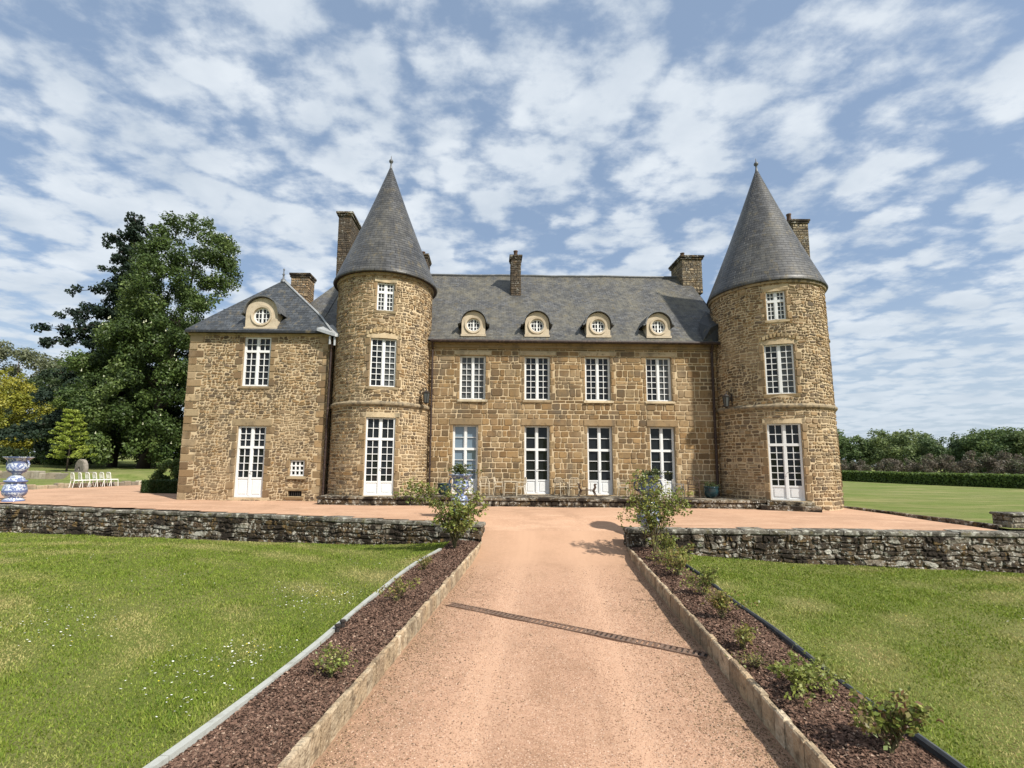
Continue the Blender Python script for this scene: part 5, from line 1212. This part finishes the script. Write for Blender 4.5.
# low dark seat
t = thing('low_seat', (3.98, 19.75, ZL), 'low dark slatted seat with raised curved ends left of the third glazed door', 'seat', local=True)
mb = MB()
for k in range(4): mb.box(-.28, .28, -.17+k*.09, -.10+k*.09, .24, .265)
mb.build('seat', MT['brownwood'], t)
for sg in (-1, 1):
    mb = MB(); mb.tube([(sg*.27, -.1, .26), (sg*.33, -.1, .36), (sg*.30, -.1, .46), (sg*.36, -.1, .5)], .025, 6); mb.tube([(sg*.27, .1, .26), (sg*.33, .1, .36), (sg*.30, .1, .46), (sg*.36, .1, .5)], .025, 6); mb.build('armrest', MT['brownwood'], t)
    for y in (-.13, .13): mb = MB(); mb.tube([(sg*.24, y, .25), (sg*.36, y*1.1, 0)], [.026, .018], 6); mb.build('leg', MT['brownwood'], t)
chair((8.28, 19.7, ZL), R_(-20), 'brown wooden armchair with slatted back beside the blue-green pot', MT['brownwood'], .9, 5, None, 'wooden_armchair', True)
MT['greymetal'] = mat('grey_metal', (.3, .29, .27), .6, noise=[(12, (.2, .18, .15), .5, .7)])
chair((7.72, 19.8, ZL), R_(55), 'grey metal chair turned sideways beside the brown wooden armchair', MT['greymetal'], .8, 4, None, 'garden_chair', True)
# ornate white chair in front of the fourth door
MT['wmetal'] = mat('white_cast_metal', (.74, .73, .70), .5, noise=[(12, (.6, .58, .53), .55, .75)])
chair((7.05, 19.6, ZL), R_(-5), 'white lattice backed metal chair in front of the rightmost glazed door', MT['wmetal'], .8, 7, None, 'garden_chair', True)
# row of white folding chairs on the left of the forecourt
c1 = chair((-22.9, 27.0, .84), R_(150), 'nearest of six white folding chairs in a row at the left of the forecourt', MT['wmetal'], .92, 3, 'row of white folding chairs', 'folding_chair')
for k, q in enumerate(['second', 'third', 'fourth', 'fifth', 'sixth and farthest']): dup(c1, (-22.9+.115*(k+1), 27.0+.36*(k+1), .84), R_(150+random.uniform(-8, 8)), '%s from the front of six white folding chairs left of the forecourt' % q)
# millstone on its block, low dry walls of the park
t = thing('millstone', (-30.3, 36.0, z_park(-30.3, 36.0)), 'round grey millstone standing upright on a low stone block', 'millstone', local=True)
MT['grey_stone'] = mat('grey_granite', (.24, .21, .18), .95, noise=[(5, (.14, .125, .10), .45, .65), (25, (.33, .3, .26), .58, .75)], bump=(20, .6, .03))
mb = MB(); ring = []
for r, y in ((.13, -.16), (.60, -.16), (.68, -.11), (.68, .11), (.60, .16), (.13, .16), (.13, -.16)): ring.append([(r*math.cos(2*math.pi*k/32), y, .28+r*math.sin(2*math.pi*k/32)) for k in range(32)])
for a, b in zip(ring, ring[1:]):
    for k in range(32): q = (k+1) % 32; mb.face([a[k], a[q], b[q], b[k]])
o = mb.build('disc', MT['grey_stone'], t); o.rotation_euler = (0, 0, R_(-25))
mb = MB(); mb.box(-1.0, 1.0, -.35, .35, -.25, .02, bev=.04); mb.build('block', MT['grey_stone'], t)
def drystone(pts, h, label, w_=.35, step=(.25, .6), pal=((.33, .28, .2), (.24, .2, .15), (.4, .35, .26))):
    t = thing('low_stone_wall', (*pts[0], z_park(*pts[0])), label, 'low wall'); mb = MB()
    for p, q in zip(pts, pts[1:]):
        p, q = Vector(p), Vector(q); d = q-p; L_ = d.length; d /= L_; n = Vector((-d.y, d.x)); s = 0
        while s < L_:
            l = min(random.uniform(*step), L_-s+.02); c = p+d*(s+l/2); zg = min(z_park(c.x-.4, c.y-.3), z_park(c.x+.4, c.y-.3), .9 if h < .4 else 9); hh = h*random.uniform(.7, 1.1)
            T = lambda a, b, z: (c.x+d.x*a+n.x*b, c.y+d.y*a+n.y*b, z)
            mb.box(-l/2+.01, l/2-.01, -w_/2*random.uniform(.8, 1.1), w_/2, zg-.1, zg+hh, T=T, c=shade(random.choice(pal), .2), bev=.04); s += l
    mb.build('masonry', MT['stone'], t)
drystone([(-29.5, 21.5), (-25.6, 24.6), (-24.0, 25.0), (-21.9, 31.4), (-17.5, 32.4), (-14, 32.6)], .30, 'low rough stone edging where the forecourt meets the park lawn on the left')
drystone([(-42, 33.2), (-36, 33.6), (-29.5, 33.8)], .5, 'low grey dry stone wall across the park lawn behind the large urn', .5, (.4, .9), ((.27, .235, .18), (.22, .19, .145), (.33, .29, .225)))
